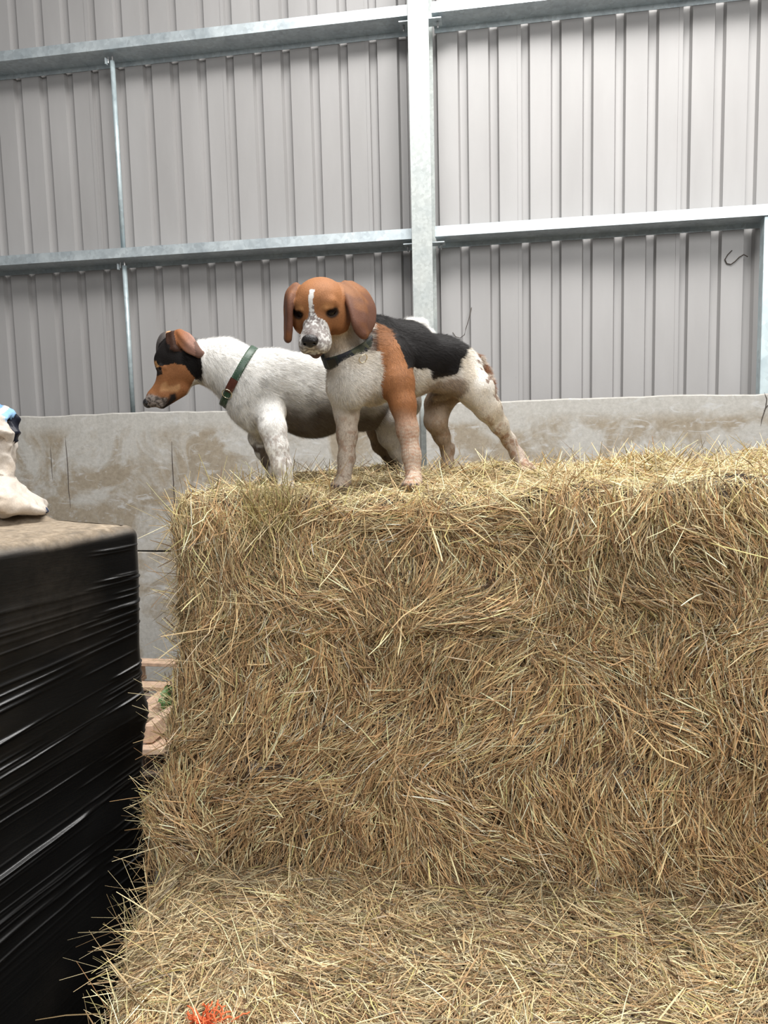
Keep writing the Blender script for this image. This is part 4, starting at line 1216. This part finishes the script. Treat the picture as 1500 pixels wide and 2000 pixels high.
tag(mb.build('timber_plank', M_WOOD, bevel=.003), 'flat board lying lowest in the gap beside the hay', 'plank')
def weed():
    base = W(330, 1400, 3.95); r = np.random.default_rng(2)
    root = empty('weed', tuple(base)); tag(root, 'small green weed growing in the gap between black stack and hay', 'weed')
    st = MB()
    for k, (x, y, s, rot) in enumerate([(326, 1352, .07, .5), (334, 1362, .085, 2.2), (322, 1372, .08, 3.4), (345, 1356, .07, 1.2), (338, 1380, .07, 4.6), (330, 1344, .05, 1.6)]):
        c = W(x, y, 3.9 + .03 * k); st.tube([base, (base + c) / 2 + .01 * RT, c], .0025, 5)
        mb = MB(); nrm = unit(np.array([r.normal(0, .3), -1, r.uniform(.3, .9)])); a = unit(np.cross(nrm, (0, 0, 1))); b = np.cross(nrm, a)
        pts = []; n = 22
        for i in range(n):
            t = 2 * pi * i / n; rad = s * (.55 + .45 * abs(cos(1.5 * t)) ** .6) * (1 if i % 2 else .86)
            pts.append(c + rad * .5 * (cos(t + rot) * a + sin(t + rot) * b) + nrm * .012 * cos(2 * t))
        mb.add([c - nrm * .008] + pts, [(0, 1 + i, 1 + (i + 1) % n) for i in range(n)])
        mb.add([c - nrm * .0095] + [q - nrm * .0015 for q in pts], [(0, 1 + (i + 1) % n, 1 + i) for i in range(n)])
        mb.build('leaf', M_LEAF, root, smooth=True)
    st.build('stem', M_LEAF, root, smooth=True)
weed()

# ------------------------------------------------------------------ crumpled bag on the black stack
def bag():
    root = empty('woven_bag', tuple(W(10, 1005, 2.3))); tag(root, 'crumpled white plastic feed sack with a blue striped edge on the black stack', 'sack')
    f = Field(.005)
    d = 2.28
    f.ell(W(8, 964, d), (unit(RT * 1 - UP * .55), unit(UP + .55 * RT), FW), (.125, .040, .11), .02, 'low')
    f.ell(W(20, 990, d), (RT, UP, FW), (.085, .024, .11), .02, 'low')
    f.ell(W(-40, 970, d + .02), (RT, UP, FW), (.12, .075, .13), .02, 'low')
    f.cone(W(55, 985, d - .02), W(76, 994, d - .03), .026, .012, .02, 'low')
    f.ell(W(-14, 882, d + .03), (unit(RT), UP, FW), (.058, .088, .09), .02, 'up')
    f.ell(W(-75, 885, d + .05), (RT, UP, FW), (.09, .085, .10), .03, 'up')
    f.ell(W(-125, 965, d + .06), (RT, UP, FW), (.14, .065, .12), .03, 'low')
    f.cone(W(2, 850, d + .0), W(8, 915, d + .01), .026, .034, .02, 'up')
    sheet_ear(f, [W(-120, 820, d - .02), W(-20, 808, d - .02), W(8, 822, d), W(24, 862, d + .01)], [W(-120, 865, d - .05), W(-20, 855, d - .05), W(0, 850, d - .04), W(20, 872, d)], .005, 70, 'flap', .008)
    sheet_ear(f, [W(-120, 790, d + .06), W(-30, 784, d + .06), W(6, 793, d + .06), W(26, 806, d + .06)], [W(-120, 820, d - .02), W(-30, 812, d - .02), W(-4, 812, d - .0), W(12, 820, d)], .005, 70, 'rim', .008)
    sheet_ear(f, [W(22, 806, d + .06), W(33, 815, d + .06), W(36, 830, d + .06), W(35, 862, d + .05)], [W(8, 822, d + .03), W(14, 836, d + .03), W(20, 850, d + .03), W(29, 864, d + .04)], .0045, 24, 'dark', .008)
    f.cone(W(70, 992, d + .02), W(84, 1000, d + .01), .012, .007, .01, 'navy')
    f.run(); V, F, Tg = f.mesh(); V = relax(V, F, 2, .5); Nn = f.normal(V)
    isT = lambda q: Tg == f.tags.index(q)
    # sharp folds
    P = V @ np.array([[1, .3, 0], [0, 1, .2], [.5, 0, 1.6]]).T
    fold = 1 - np.abs(fbm(P, 9, 2, 3)) * 4; fold2 = 1 - np.abs(fbm(P, 20, 2, 6)) * 4
    V = V + Nn * (.009 * np.clip(fold, -.8, 1) + .004 * np.clip(fold2, -.8, 1))[:, None]
    px, py = to_px(V); px = px + 2 * fbm(V, 50, 2, 1)
    C = np.tile(np.array([.56, .50, .435]), (len(V), 1)); C = lerp(C, np.array([.45, .36, .27]), .6 * sstep(0, .35, fbm(V, 12, 3, 2)))
    m = isT('rim')
    t = (px * .75 + (py - 790) * 1.0)
    C[m] = (.72, .70, .68)
    mm = m & (t < 9); C[mm] = (.16, .32, .60)
    mm = m & (t >= 9) & (t < 21); C[mm] = (.70, .55, .45)
    mm = m & (t >= 21) ; C[mm] = (.24, .42, .64)
    m = isT('dark'); C[m] = lerp(np.tile(np.array([.012, .014, .022]), (m.sum(), 1)), np.array([.10, .03, .015]), sstep(0, .3, fbm(V[m], 20, 2, 8)))
    m = isT('navy'); C[m] = (.02, .035, .08)
    mt = mat_coat('woven_plastic', .35, 0, .15, 220)
    link('sack_body', np_mesh('sack_body', V, F, C), mt, root)
bag()
